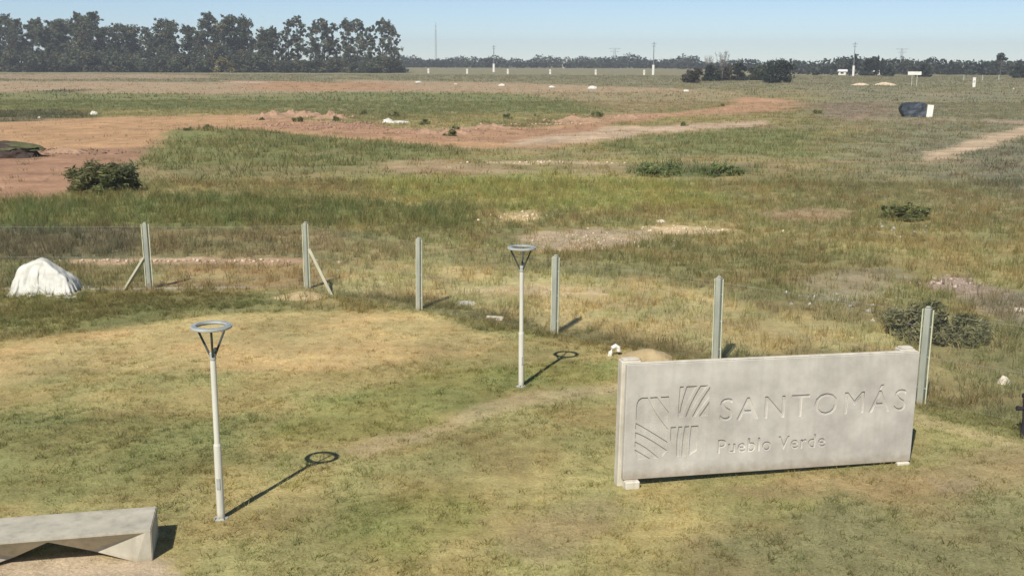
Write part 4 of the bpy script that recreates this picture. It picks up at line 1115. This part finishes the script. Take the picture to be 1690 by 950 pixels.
# tarpaulin covered stack with a white board
def tarp_stack():
    x, y = (49.58, 139.09)
    t = thing('covered_stack', 'dark tarpaulin covered stack with a white board leaning at one end', 'stack', (x, y + .8, hz(x, y)), R(-6))
    bm = bmesh.new()
    box(bm, -1.65, 1.25, -.9, .9, 0, 1.55)
    bmesh.ops.subdivide_edges(bm, edges=bm.edges, cuts=7, use_grid_fill=True)
    for v in bm.verts:
        n = float(fbm(np.array([v.co.x * 1.1 + v.co.y * .6 + 9]), np.array([v.co.z * 1.4 + v.co.y * .5]), .9, 77, 3)[0]) - .5
        top = v.co.z / 1.55
        v.co.x *= .86 + .5 * n + .18 * math.sin(min(top, 1) * 2.4)
        v.co.y *= 1 + .5 * n - .12 * top
        v.co.z += (.34 * (1 - abs((v.co.x + .2) / 1.9)) + n * .7) * top
    obj('tarpaulin', bm, M['tarp'], t)
    bm = bmesh.new(); box(bm, 1.22, 1.95, -.95, -.86, 0, 1.62, .01)
    o = obj('white_board', bm, M['white_paint'], t); o.rotation_euler = (R(-3), R(5), 0)
    bm = bmesh.new(); box(bm, -1.7, 1.3, -.75, -.6, -.05, .09)
    obj('skid', bm, M['bark'], t)
    bm = bmesh.new(); box(bm, -1.7, 1.3, .6, .75, -.05, .09)
    obj('skid', bm, M['bark'], t)
tarp_stack()

# sand heaps by the far plots
for k, (p, s) in enumerate((((98.38, 322.10), 2.3), ((105.50, 322.94), 3.0))):
    heap('sand_heap', p, s * 1.3, s * .9, s * .3, 80 + k, 'sand', ['pale sand heap in the far field, smaller of two side by side', 'orange tinged sand heap in the far field, larger of two side by side'][k], 'sand')

# white meter pillars
def pillar(w, h):
    t = thing('meter_pillar', '', 'pillar')
    bm = bmesh.new(); box(bm, -w / 2, w / 2, -.2, .2, -.2, h, .02)
    obj('body', bm, M['white_paint'], t)
    bm = bmesh.new(); box(bm, -w / 2 - .06, w / 2 + .06, -.26, .26, h + .002, h + .12, .02)
    obj('cap', bm, M['white_paint'], t)
    bm = bmesh.new(); box(bm, -w * .28, w * .28, -.215, -.195, h * .5, h * .72)
    obj('meter_door', bm, M['lamp_grey'], t)
    return t
pl = pillar(.85, 2.25)
spots = [(-43.11, 584.40), (-22.41, 563.38), (-2.39, 567.68), (18.46, 559.96), (39.40, 541.27), (61.66, 534.82)]
for i, (x, y) in enumerate(spots):
    o = pl if i == 0 else copy_tree(pl)
    o.location = (x, y, hz(x, y))
    tag(o, 'white meter pillar in the row at the far end of the field', 'pillar', 'white meter pillars along the far plots')
o = pillar(.75, 2.5); x, y = (122.81, 303.22); o.location = (x, y, hz(x, y)); o.rotation_euler = (0, 0, R(-12))
tag(o, 'single white meter pillar standing apart near the white board on posts', 'pillar')
fp = None
for i, (x, y) in enumerate(((156.23, 394.97), (168.24, 408.37), (174.48, 409.28), (154.33, 389.12))[:3]):
    bm = bmesh.new() if fp is None else None
    if fp is None:
        box(bm, -.22, .22, -.15, .15, -.2, 1.9, .02)
        fp = mesh_of(bm, 'concrete_post')
    o = link('concrete_post', fp, M['concrete_post']); o.location = (x, y, hz(x, y))
    tag(o, 'grey concrete post along the pale far track behind the white pillar', 'post', 'grey posts along the far track')

# white board on two legs
def board():
    x, y = (108.71, 308.56)
    t = thing('site_board', 'white notice board raised on two posts in the far field', 'board', (x, y, hz(x, y)), R(-14))
    bm = bmesh.new(); box(bm, -1.75, 1.75, -.05, .05, 3.05, 3.95, .01)
    obj('panel', bm, M['white_paint'], t)
    for s in (-.6, .7):
        bm = bmesh.new(); box(bm, s - .11, s + .11, .052, .2, -.3, 3.9, .01)
        obj('leg', bm, M['concrete_post'], t)
    bm = bmesh.new(); box(bm, -1.5, 1.5, .052, .12, 3.2, 3.3)
    obj('rail', bm, M['dark_metal'], t)
board()

# utility poles
def upole(label, p, h, wide):
    x, y = p
    t = thing('utility_pole', label, 'pole', (x, y, hz(x, y)), group='utility poles across the far field')
    hb = h * .31
    bm = bmesh.new(); lathe(bm, [(wide, -.3), (wide * .95, hb)], 12)
    obj('painted_base', bm, M['white_paint'], t)
    bm = bmesh.new(); lathe(bm, [(wide * .42, hb + .002), (wide * .25, h)], 10)
    obj('shaft', bm, M['steel'], t)
    for zz, ww in ((h * .94, 1.1), (h * .87, .8)):
        bm = bmesh.new(); box(bm, -ww, ww, -.07, .07, zz - .08, zz + .08)
        obj('crossarm', bm, M['steel'], t)
        for s in (-.85, 0, .85):
            bm = bmesh.new(); lathe(bm, [(.05, zz + .082), (.09, zz + .16), (.05, zz + .28)], 8)
            io = obj('insulator', bm, M['lamp_grey'], t); io.location = (s * ww, 0, 0)
    return t
upole('white based utility pole rising from the field beside the row of meter pillars', (66.02, 535.68), 15.2, .62)
upole('white based utility pole between the lattice mast and the meter pillars', (-10.69, 651.00), 15.0, .72)
upole('white based utility pole in front of the tall dark conifers', (152.79, 511.78), 15.0, .55)

# lattice mast and pylons
def lattice(t, z0, z1, w0, w1, n, rad, name):
    """one panel of crossed members per storey, each storey its own part"""
    for i in range(n):
        a, b = i / n, (i + 1) / n
        za, zb = z0 + (z1 - z0) * a, z0 + (z1 - z0) * b
        wa, wb = w0 + (w1 - w0) * a, w0 + (w1 - w0) * b
        bm = bmesh.new()
        ca = [Vector((sx * wa, sy * wa, za)) for sx, sy in ((-1, -1), (1, -1), (1, 1), (-1, 1))]
        cb = [Vector((sx * wb, sy * wb, zb)) for sx, sy in ((-1, -1), (1, -1), (1, 1), (-1, 1))]
        for k in range(4):
            tube(bm, [ca[k], cb[k]], rad, 4, False)
            tube(bm, [ca[k], cb[(k + 1) % 4]], rad * .6, 4, False)
            tube(bm, [cb[k], cb[(k + 1) % 4]], rad * .6, 4, False)
        obj(name, bm, M['steel'], t)
x, y = -75.0, 1120.0
t = thing('lattice_mast', 'tall thin lattice mast beyond the far woods', 'mast', (x, y, hz(x, y) - .2))
lattice(t, 0, 42, .9, .35, 9, .09, 'mast_section')
for zz in (36, 40.5):
    bm = bmesh.new(); lathe(bm, [(.5, zz - .9), (.7, zz), (.5, zz + .9)], 10)
    obj('antenna', bm, M['white_paint'], t)
def pylon(x, y, label):
    t = thing('power_pylon', label, 'pylon', (x, y, hz(x, y) - .2), group='power pylons beyond the far woods')
    lattice(t, 0, 21, 2.3, .6, 5, .10, 'tower_section')
    for zz, w in ((17, 5.5), (20.5, 7.0)):
        bm = bmesh.new()
        for s in (-1, 1):
            tube(bm, [(s * .6, 0, zz - .8), (s * w, 0, zz)], .10, 4)
            tube(bm, [(s * .6, 0, zz + .5), (s * w, 0, zz)], .10, 4)
        obj('crossarm', bm, M['steel'], t)
pylon(123, 1380, 'faint power pylon between the utility pole and the lone white house')
pylon(452, 1330, 'faint power pylon behind the tall dark trees by the low white roofs')

# far houses
def house(label, x, y, w, d, h, rh, rz=0.0):
    t = thing('house', label, 'house', (x, y, hz(x, y) - .1), rz)
    bm = bmesh.new(); box(bm, -w / 2, w / 2, -d / 2, d / 2, 0, h)
    obj('wall', bm, M['white_paint'], t)
    bm = bmesh.new()
    o_ = .4
    v = [bm.verts.new(c) for c in ((-w / 2 - o_, -d / 2 - o_, h + .01), (w / 2 + o_, -d / 2 - o_, h + .01), (w / 2 + o_, d / 2 + o_, h + .01), (-w / 2 - o_, d / 2 + o_, h + .01), (-w / 2 - o_, 0, h + rh), (w / 2 + o_, 0, h + rh))]
    for f in ((0, 1, 5, 4), (2, 3, 4, 5), (0, 4, 3), (1, 2, 5), (3, 2, 1, 0)):
        bm.faces.new([v[i] for i in f])
    obj('roof', bm, M['roof'], t)
    for s in (-.28, .25):
        bm = bmesh.new(); box(bm, s * w - .7, s * w + .7, -d / 2 - .03, -d / 2 + .02, h * .4, h * .8)
        obj('window', bm, M['pane'], t)
    bm = bmesh.new(); box(bm, -.5, .5, -d / 2 - .03, -d / 2 + .02, 0, h * .78)
    obj('door', bm, M['bark'], t)
house('white house among the far tree line behind the meter pillars', 47, 985, 8, 6, 5.2, 1.7, R(8))
x, y = (162.02, 554.66); house('low pale roofed shed left of the white based pole', x, y, 8, 6, 1.8, 1.0, R(-8))
x, y = (177.09, 569.05); house('long low pale shed under the tall dark conifers', x, y, 14, 6, 1.7, .8, R(-8))

# ------------------------------------------------------------------ trees and shrubs
def leaves(clusters, size, cols, seed, shell=.55, slim=1.0):
    """clusters (cx,cy,cz,rx,ry,rz,count) -> quads scattered through each cluster"""
    g = np.random.default_rng(seed)
    V, Cl = [], []
    for cx, cy, cz, rx, ry, rz, cnt in clusters:
        d = g.normal(size=(cnt, 3)); d /= np.linalg.norm(d, axis=1)[:, None]
        r = shell + (1 - shell) * g.random((cnt, 1)) ** .6
        r *= .85 + .3 * g.random((cnt, 1))
        c = d * r * np.array([rx, ry, rz]) + np.array([cx, cy, cz])
        a = g.normal(size=(cnt, 3)); a[:, 2] *= .6; a /= np.linalg.norm(a, axis=1)[:, None]
        b = np.cross(a, g.normal(size=(cnt, 3))); b /= np.linalg.norm(b, axis=1)[:, None]
        s = size * (.5 + g.random((cnt, 1)))
        b = b * slim
        q = np.stack([c - a * s - b * s * .6, c + a * s * .3 - b * s * .7, c + a * s + b * s * .5, c - a * s * .4 + b * s * .6], 1)
        V.append(q.reshape(-1, 3))
        base = cols[int(g.random() * len(cols))] * (.8 + .4 * g.random())
        cc = base[None] * (.65 + .7 * g.random((cnt, 1)))
        Cl.append(np.repeat(cc, 4, 0))
    V = np.concatenate(V); Cl = np.concatenate(Cl)
    V[:, 2] = np.maximum(V[:, 2], .02)
    return np_mesh('crown', V, np.arange(len(V)).reshape(-1, 4), Cl)

def limbs(bm, rnd, base_h, h, width, n, r0, lean=.0):
    tips = []
    top = Vector((lean * h, rnd.uniform(-.03, .03) * h, h * .9))
    mid = Vector((top.x * .4 + rnd.uniform(-.03, .03) * h, top.y * .4, h * .5))
    tube(bm, [(0, 0, -.3), mid * .5, mid, (mid + top) / 2, top], [r0, r0 * .82, r0 * .6, r0 * .4, r0 * .12], 8)
    for i in range(n):
        f = base_h + (1 - base_h) * (i + rnd.random()) / n * .92
        z = f * h
        st = mid * (z / mid.z) if z < mid.z else mid.lerp(top, (z - mid.z) / (top.z - mid.z))
        st = st * 1.0
        a = rnd.random() * math.tau
        rr = width * (.35 + .65 * rnd.random()) * (1.15 - .6 * f)
        e = Vector((st.x + math.cos(a) * rr, st.y + math.sin(a) * rr, min(z + rr * rnd.uniform(.35, 1.0), h * .96)))
        k = st.lerp(e, .5) + Vector((0, 0, -.06 * rr))
        tube(bm, [st, k, e], [r0 * .35 * (1.1 - f), r0 * .22 * (1.1 - f), r0 * .07], 5)
        tips.append(e)
    tips.append(top)
    return tips

GUM = [lin('4a4f3e'), lin('5a6048'), lin('545c42'), lin('68684c'), lin('464e44'), lin('605c48')]
GUM = [c * 1.35 for c in GUM]
def gum_mesh(seed, dense, h=26.0):
    rnd = random.Random(seed)
    bm = bmesh.new()
    n = 24 if dense else 17
    width = 5.4 if dense else 4.4
    tips = limbs(bm, rnd, .10 if dense else .14, h, width, n, .40, rnd.uniform(-.07, .07))
    cl = []
    for t in tips:
        s = rnd.uniform(.9, 2.3) * (1.15 if dense else .85)
        cl.append((t.x, t.y, t.z, s, s, s * rnd.uniform(.6, 1.0), int((62 if dense else 44) * s)))
        for _ in range(6 if dense else 5):
            q = s * rnd.uniform(.3, .75)
            cl.append((t.x + rnd.uniform(-1, 1) * s * 1.9, t.y + rnd.uniform(-1, 1) * s * 1.9, t.z + rnd.uniform(-1.5, .7) * s, q, q, q * rnd.uniform(.6, 1.3), int(42 * q) + 6))
    return mesh_of(bm, 'trunk'), leaves(cl, .40, GUM, seed, .15, .75)
GUMS = [gum_mesh(300 + i, i < 5) for i in range(9)]
def plant(name, label, cat, me_t, me_c, x, y, s, rz, group=None, sxy=1.0, matc='leaf', matt='bark', dz=-.05):
    t = thing(name, label, cat, (x, y, hz(x, y) + dz), rz, group)
    t.scale = (s * sxy, s * sxy, s)
    if me_t is not None: link('trunk', me_t, M[matt], t)
    if me_c is not None: link('crown', me_c, M[matc], t)
    return t
ROW = [(-95,36),(-62,42),(-30,33),(8,27),(30,36),(53,33),(80,50),(103,36),(120,42),(135,26),(152,27),(176,50),(197,43),(220,45),(246,49),(270,35),(285,48),(322,46),(345,26),(368,44),(388,31),(410,33),(436,52),(456,50)]
SPARSE = [(476,36),(491,28),(520,40),(534,33),(552,40),(575,36),(592,34),(612,46),(632,33),(646,40)]
rr = random.Random(3)
for i, (px, top) in enumerate(ROW):
    d = 600 + rr.uniform(0, 45)
    x = (px - 845) / 1850 * (d * .98 + 1.3)
    h = (124 - top) * .318
    me = GUMS[rr.randrange(5)]
    plant('gum_tree', 'tall dark gum tree with a dense crown in the left wood', 'tree', me[0], me[1], x, d, h / 26, rr.uniform(0, 6), 'dense gum trees of the left wood', rr.uniform(.72, 1.3))
for i, (px, top) in enumerate(SPARSE):
    d = 598 + rr.uniform(0, 22)
    x = (px - 845) / 1850 * (d * .98 + 1.3)
    h = (123 - top) * .318
    me = GUMS[5 + rr.randrange(4)]
    plant('gum_tree', 'tall open crowned gum tree with sky showing through its branches', 'tree', me[0], me[1], x, d, h / 26, rr.uniform(0, 6), 'open crowned gum trees at the end of the wood', rr.uniform(.8, 1.0))

for i in range(10):
    px = -80 + i * 58 + rr.uniform(-8, 8)
    d = 655 + rr.uniform(0, 30)
    me = GUMS[rr.randrange(5)]
    plant('gum_tree', 'gum tree standing deeper inside the left wood, behind its front row', 'tree', me[0], me[1], (px - 845) / 1850 * (d * .98 + 1.3), d, rr.uniform(16, 22) / 26, rr.uniform(0, 6), 'inner gum trees of the left wood', rr.uniform(1.0, 1.25))

def bush_mesh(seed, cols, w, h, n, size, cnt, trunk_r=.12, slim=1.0, shell=.35):
    rnd = random.Random(seed)
    bm = bmesh.new()
    cl = []
    for k in range(n):
        a = rnd.random() * math.tau; r = w * .5 * rnd.random() ** .6 * .85
        z = h * (.22 + .55 * rnd.random()) * (1 - .35 * (r / (w * .5)) ** 2)
        s = min(w, h) * rnd.uniform(.13, .29)
        c = Vector((math.cos(a) * r, math.sin(a) * r, z))
        tube(bm, [(c.x * .12, c.y * .12, -.1), (c.x * .5, c.y * .5, z * .55), c], [trunk_r, trunk_r * .6, trunk_r * .2], 5)
        cl.append((c.x, c.y, c.z, s * 1.15, s * 1.15, s, cnt))
    for k in range(n):   # skirt
        a = rnd.random() * math.tau; r = w * .5 * (.55 + .35 * rnd.random())
        s = min(w, h) * rnd.uniform(.12, .2)
        cl.append((math.cos(a) * r * .9, math.sin(a) * r * .9, s * .8, s * 1.2, s * 1.2, s, cnt // 2))
    return mesh_of(bm, 'trunk'), leaves(cl, size, cols, seed, shell, slim)
BUSH_COL = [lin('4c5240'), lin('5c6048'), lin('6a6850'), lin('525844')]
BUSH_W = [lin('746e48'), lin('857a4a'), lin('787050')]
BUSHES = [bush_mesh(400 + i, BUSH_COL if i != 2 else BUSH_W, 11, 7.5, 11, .38, 130, .18) for i in range(4)]
u = [-100, -70, -40, -8, 14, 38, 62, 84, 108, 130, 156, 180, 204, 228, 250, 275, 300, 320, 345, 372, 396, 420, 445, 470, 492, 515, 540, 562, 585, 606, 628, 648]
for i, px in enumerate(u):
    d = 585 + rr.uniform(0, 16)
    x = (px - 845) / 1850 * (d * .98 + 1.3)
    k = 2 if px in (345, 372) else (0, 1, 3)[i % 3]
    s = (1.5 if px < 440 else 1.1) * rr.uniform(.7, 1.2)
    if k == 2: s = 1.25
    lab = 'low yellowish bush at the foot of the left wood' if k == 2 else 'low dark bush in the undergrowth at the foot of the left wood'
    plant('undergrowth_bush', lab, 'bush', *BUSHES[k], x, d, s, rr.uniform(0, 6), 'yellowish bushes below the wood' if k == 2 else 'dark bushes below the wood', rr.uniform(1, 1.3))

# far woods: one mass
def far_wood():
    g = random.Random(9)
    cl = []
    def row(p0, p1, d0, d1, step, h0, h1, wide):
        px = p0
        while px < p1:
            f = (px - p0) / (p1 - p0)
            d = d0 + (d1 - d0) * f + g.uniform(-12, 40)
            x = (px - 845) / 1850 * (d * .98 + 1.3)
            h = g.uniform(h0, h1) * (.75 + .5 * float(vnoise(np.array([px]), np.array([0.0]), 28, 5)[0]))
            w = wide * g.uniform(.7, 1.3)
            n = int(16 * w)
            cl.append((x, d, h * .62, w, w * .8, h * .40, n))
            cl.append((x + g.uniform(-.6, .6) * w, d - 2, h * .25, w * 1.1, w * .8, h * .28, n))
            px += step * g.uniform(.6, 1.4)
    row(560, 1150, 1000, 950, 7, 7.0, 10.0, 5.0)
    row(560, 1150, 1060, 1000, 9, 7.5, 11.0, 6.0)
    row(1120, 1420, 900, 620, 8, 6.0, 9.0, 4.5)
    row(1380, 1990, 580, 500, 8, 5.6, 7.6, 3.2)
    row(1380, 1990, 620, 540, 9, 6.4, 8.2, 3.6)
    row(1290, 1420, 560, 560, 10, 4, 6.0, 3)
    me = leaves(cl, .75, [lin('3e463f'), lin('485046'), lin('434840'), lin('525648')], 77, .4)
    o = link('woodland', me, M['leaf'])
    tag(o, 'low dark band of far woodland along the horizon', 'woodland', kind='stuff')
far_wood()

def lone(px, base, top, wpx, name, label, seed, cols, group=None, size=.30, n=10, cnt=120):
    x, y = px
    d = y
    h = (base - top) * d * .98 / 1850; w = wpx * d * .98 / 1850
    return plant(name, label, 'tree' if 'tree' in name else 'bush', *bush_mesh(seed, cols, w, h, n, size, cnt, .12), x, y, 1.0, 0, group)
DK = [lin('3a4238'), lin('454c40'), lin('3e463c')]
BR = [lin('5c5448'), lin('665c4e'), lin('524e42')]
lone((55.20, 350.54), 138, 108, 27, 'field_bush', 'rounded brown grey bush beside the dark bushes in the far field', 501, BR)
lone((66.48, 382.29), 134, 104, 30, 'field_bush', 'dark green bush next to the brown one, below the bare tree', 502, DK)
lone((73.65, 394.62), 133, 102, 26, 'field_bush', 'grey brown bush around the foot of the bare tree', 503, BR)
lone((78.83, 395.38), 133, 97, 26, 'field_tree', 'narrow dark tree between the bare tree and the largest tree', 504, DK)
lone((85.12, 396.29), 133, 102, 34, 'field_bush', 'wide green bush between the narrow dark tree and the largest tree', 505, [lin('48523f'), lin('525a46')])
lone((82.49, 354.09), 138, 92, 46, 'field_tree', 'largest round dark tree of the clump in the far field', 506, DK, n=14)

def bare_tree(p, h, label, seed, stiff):
    x, y = p
    t = thing('bare_tree', label, 'tree', (x, y, hz(x, y) - .05))
    rnd = random.Random(seed)
    bm = bmesh.new()
    tw = bmesh.new()
    tube(bm, [(0, 0, -.2), (.1, 0, h * .3), (.0, .1, h * .5)], [.2, .15, .12], 7)
    for i in range(15):
        a = rnd.random() * math.tau; r = h * rnd.uniform(.12, .30)
        e = Vector((math.cos(a) * r, math.sin(a) * r, h * rnd.uniform(.78, 1.0)))
        s = Vector((0, 0, h * rnd.uniform(.28, .5)))
        m = s.lerp(e, .5) + Vector((math.cos(a), math.sin(a), 0)) * h * .04
        tube(bm, [s, m, e], [.09, .055, .02], 5)
        for j in range(14):
            f = rnd.uniform(.35, 1)
            q = s.lerp(e, f)
            o = q + Vector((rnd.uniform(-1, 1), rnd.uniform(-1, 1), rnd.uniform(.1, 1.2))) * h * .09
            tube(tw, [q, o], [.03, .012], 3, False)
    obj('trunk', bm, M['twig'], t)
    obj('crown', tw, M['twig'], t)
bare_tree((70.24, 382.82), 10.2, 'leafless grey tree rising from the clump in the far field', 1, 1)
bare_tree((65.86, 382.21), 8.8, 'smaller leafless grey tree beside the taller bare one', 2, 1)

# narrow conifers and a round tree by the low sheds
def narrow(px, base, top, wpx, label, seed, group):
    x, y = px
    h = (base - top) * y * .98 / 1850; w = wpx * y * .98 / 1850
    bm = bmesh.new(); tube(bm, [(0, 0, -.2), (0, 0, h * .9)], [.22, .05], 6)
    rnd = random.Random(seed)
    cl = []
    for i in range(9):
        f = (i + .5) / 9
        r = w * .5 * (1 - f ** 1.6) + .25
        cl.append((rnd.uniform(-.2, .2), rnd.uniform(-.2, .2), h * (.08 + .9 * f), r, r, h * .09, 60))
    plant('narrow_conifer', label, 'tree', mesh_of(bm, 'trunk'), leaves(cl, .34, DK, seed, .4), x, y, 1.0, 0, group)
for i, (px, top) in enumerate((((157.22, 532.36),98), ((159.92, 532.87),90), ((170.76, 534.94),94), ((173.18, 535.40),97))):
    narrow(px, 125, top, 7, 'narrow dark conifer beside the round tree by the low sheds', 520 + i, 'narrow conifers by the low sheds')
lone((166.54, 534.13), 125, 84, 24, 'round_tree', 'tall round dark tree rising among narrow conifers by the low sheds', 531, DK, n=14, size=.45)
lone((169.56, 514.85), 126, 99, 18, 'round_tree', 'small rounded tree at the end of the narrow conifers', 532, DK, size=.4)
lone((179.43, 498.16), 127, 98, 26, 'round_tree', 'broad dark tree in the far wood behind the white notice board', 533, DK, size=.45)
lone((208.89, 469.70), 129, 103, 22, 'round_tree', 'rounded dark tree in the far wood right of the slender tall one', 534, DK, size=.4)
def slender(p, label):
    x, y = p
    bm = bmesh.new()
    tube(bm, [(0, 0, -.2), (.2, 0, 5), (-.3, 0, 9.0)], [.22, .16, .06], 6)
    tube(bm, [(.15, 0, 5), (1.4, .2, 7.2)], [.1, .04], 5)
    cl = [(-.3, 0, 9.3, 1.7, 1.5, 1.0, 160), (1.4, .2, 7.6, 1.4, 1.2, .8, 120), (-1.0, 0, 8.2, 1.0, .9, .6, 70)]
    plant('slender_tree', label, 'tree', mesh_of(bm, 'trunk'), leaves(cl, .34, DK, 541), x, y, 1.0, 0)
slender((207.47, 485.71), 'slender tree with small tufted crown above the far wood')

# shrubs and weeds in the meadow
def shrub(p, w, h, label, seed, cols, size=.07, n=12, cnt=260, name='shrub', group=None, mat='weed'):
    me = bush_mesh(seed, cols, w, h, n, size, cnt, .012, .3, .1)
    x, y = p
    t = thing(name, label, 'bush', (x, y, hz(x, y) - .02), 0, group)
    link('stems', me[0], M['twig'], t)
    link('foliage', me[1], M[mat], t)
    return t
WD = [lin('8a8c5c'), lin('989464'), lin('80845a')]
shrub((-21.36, 58.50), 3.9, 1.8, 'large dark shrub at the edge of the bare earth beside the meadow', 601, [lin('757a4e'), lin('84825a'), lin('6c7250')], .16, 30, 200)
shrub((10.72, 27.40), 2.7, 1.05, 'wide dark shrub with grey stems behind the last fence post', 602, [lin('80805e'), lin('8c8a64'), lin('98946e')], .075, 26, 330)
shrub((17.12, 48.75), 2.4, .8, 'dark low shrub in the greyish meadow beside the reddish bare patch', 603, WD, .11, 18, 110)
shrub((8.73, 67.43), 3.4, .8, 'dark green shrub patch in the open meadow, left of its smaller neighbour', 604, [lin('7c8656'), lin('86905c')], .13, 22, 160)
shrub((12.71, 68.26), 3.0, .7, 'dark green shrub patch in the open meadow, right of its larger neighbour', 605, [lin('7c8656'), lin('86905c')], .13, 20, 160)
wm = [bush_mesh(620 + i, WD, 1.3, .7, 8, .12, 70, .012, .3, .1) for i in range(3)]
for i, p in enumerate(((-5.74, 103.19), (-5.69, 113.28), (-9.42, 120.61), (-19.82, 127.35), (-23.85, 125.89), (-28.40, 128.21), (-0.55, 133.64), (10.32, 138.52), (2.93, 139.63), (31.39, 170.76), (40.37, 149.75), (-14.37, 137.22), (18.22, 119.63), (-28.95, 100.64), (-27.50, 102.33), (-18.61, 141.56))):
    t = thing('weed_clump', 'small dark weed clump growing along the red dirt track', 'weed', (p[0], p[1], hz(*p) - .02), i * 1.3, 'weed clumps along the dirt track')
    t.scale = (rr.uniform(.6, 1.2),) * 3
    link('stems', wm[i % 3][0], M['twig'], t)
    link('foliage', wm[i % 3][1], M['weed'], t)

# ------------------------------------------------------------------ air
bm = bmesh.new()
box(bm, -2600, 2600, -420, 2600, -3.5, 48)
hm = bpy.data.materials.new('haze')
hm.use_nodes = True
hn = hm.node_tree
hn.nodes.remove(hn.nodes['Principled BSDF'])
pv = hn.nodes.new('ShaderNodeVolumePrincipled')
pv.inputs['Color'].default_value = (.86, .90, .95, 1)
pv.inputs['Density'].default_value = 0.00029
hn.links.new(pv.outputs[0], hn.nodes['Material Output'].inputs['Volume'])
hz_o = obj('haze', bm, hm)
tag(hz_o, 'thin pale haze over the whole field', 'haze', kind='stuff')
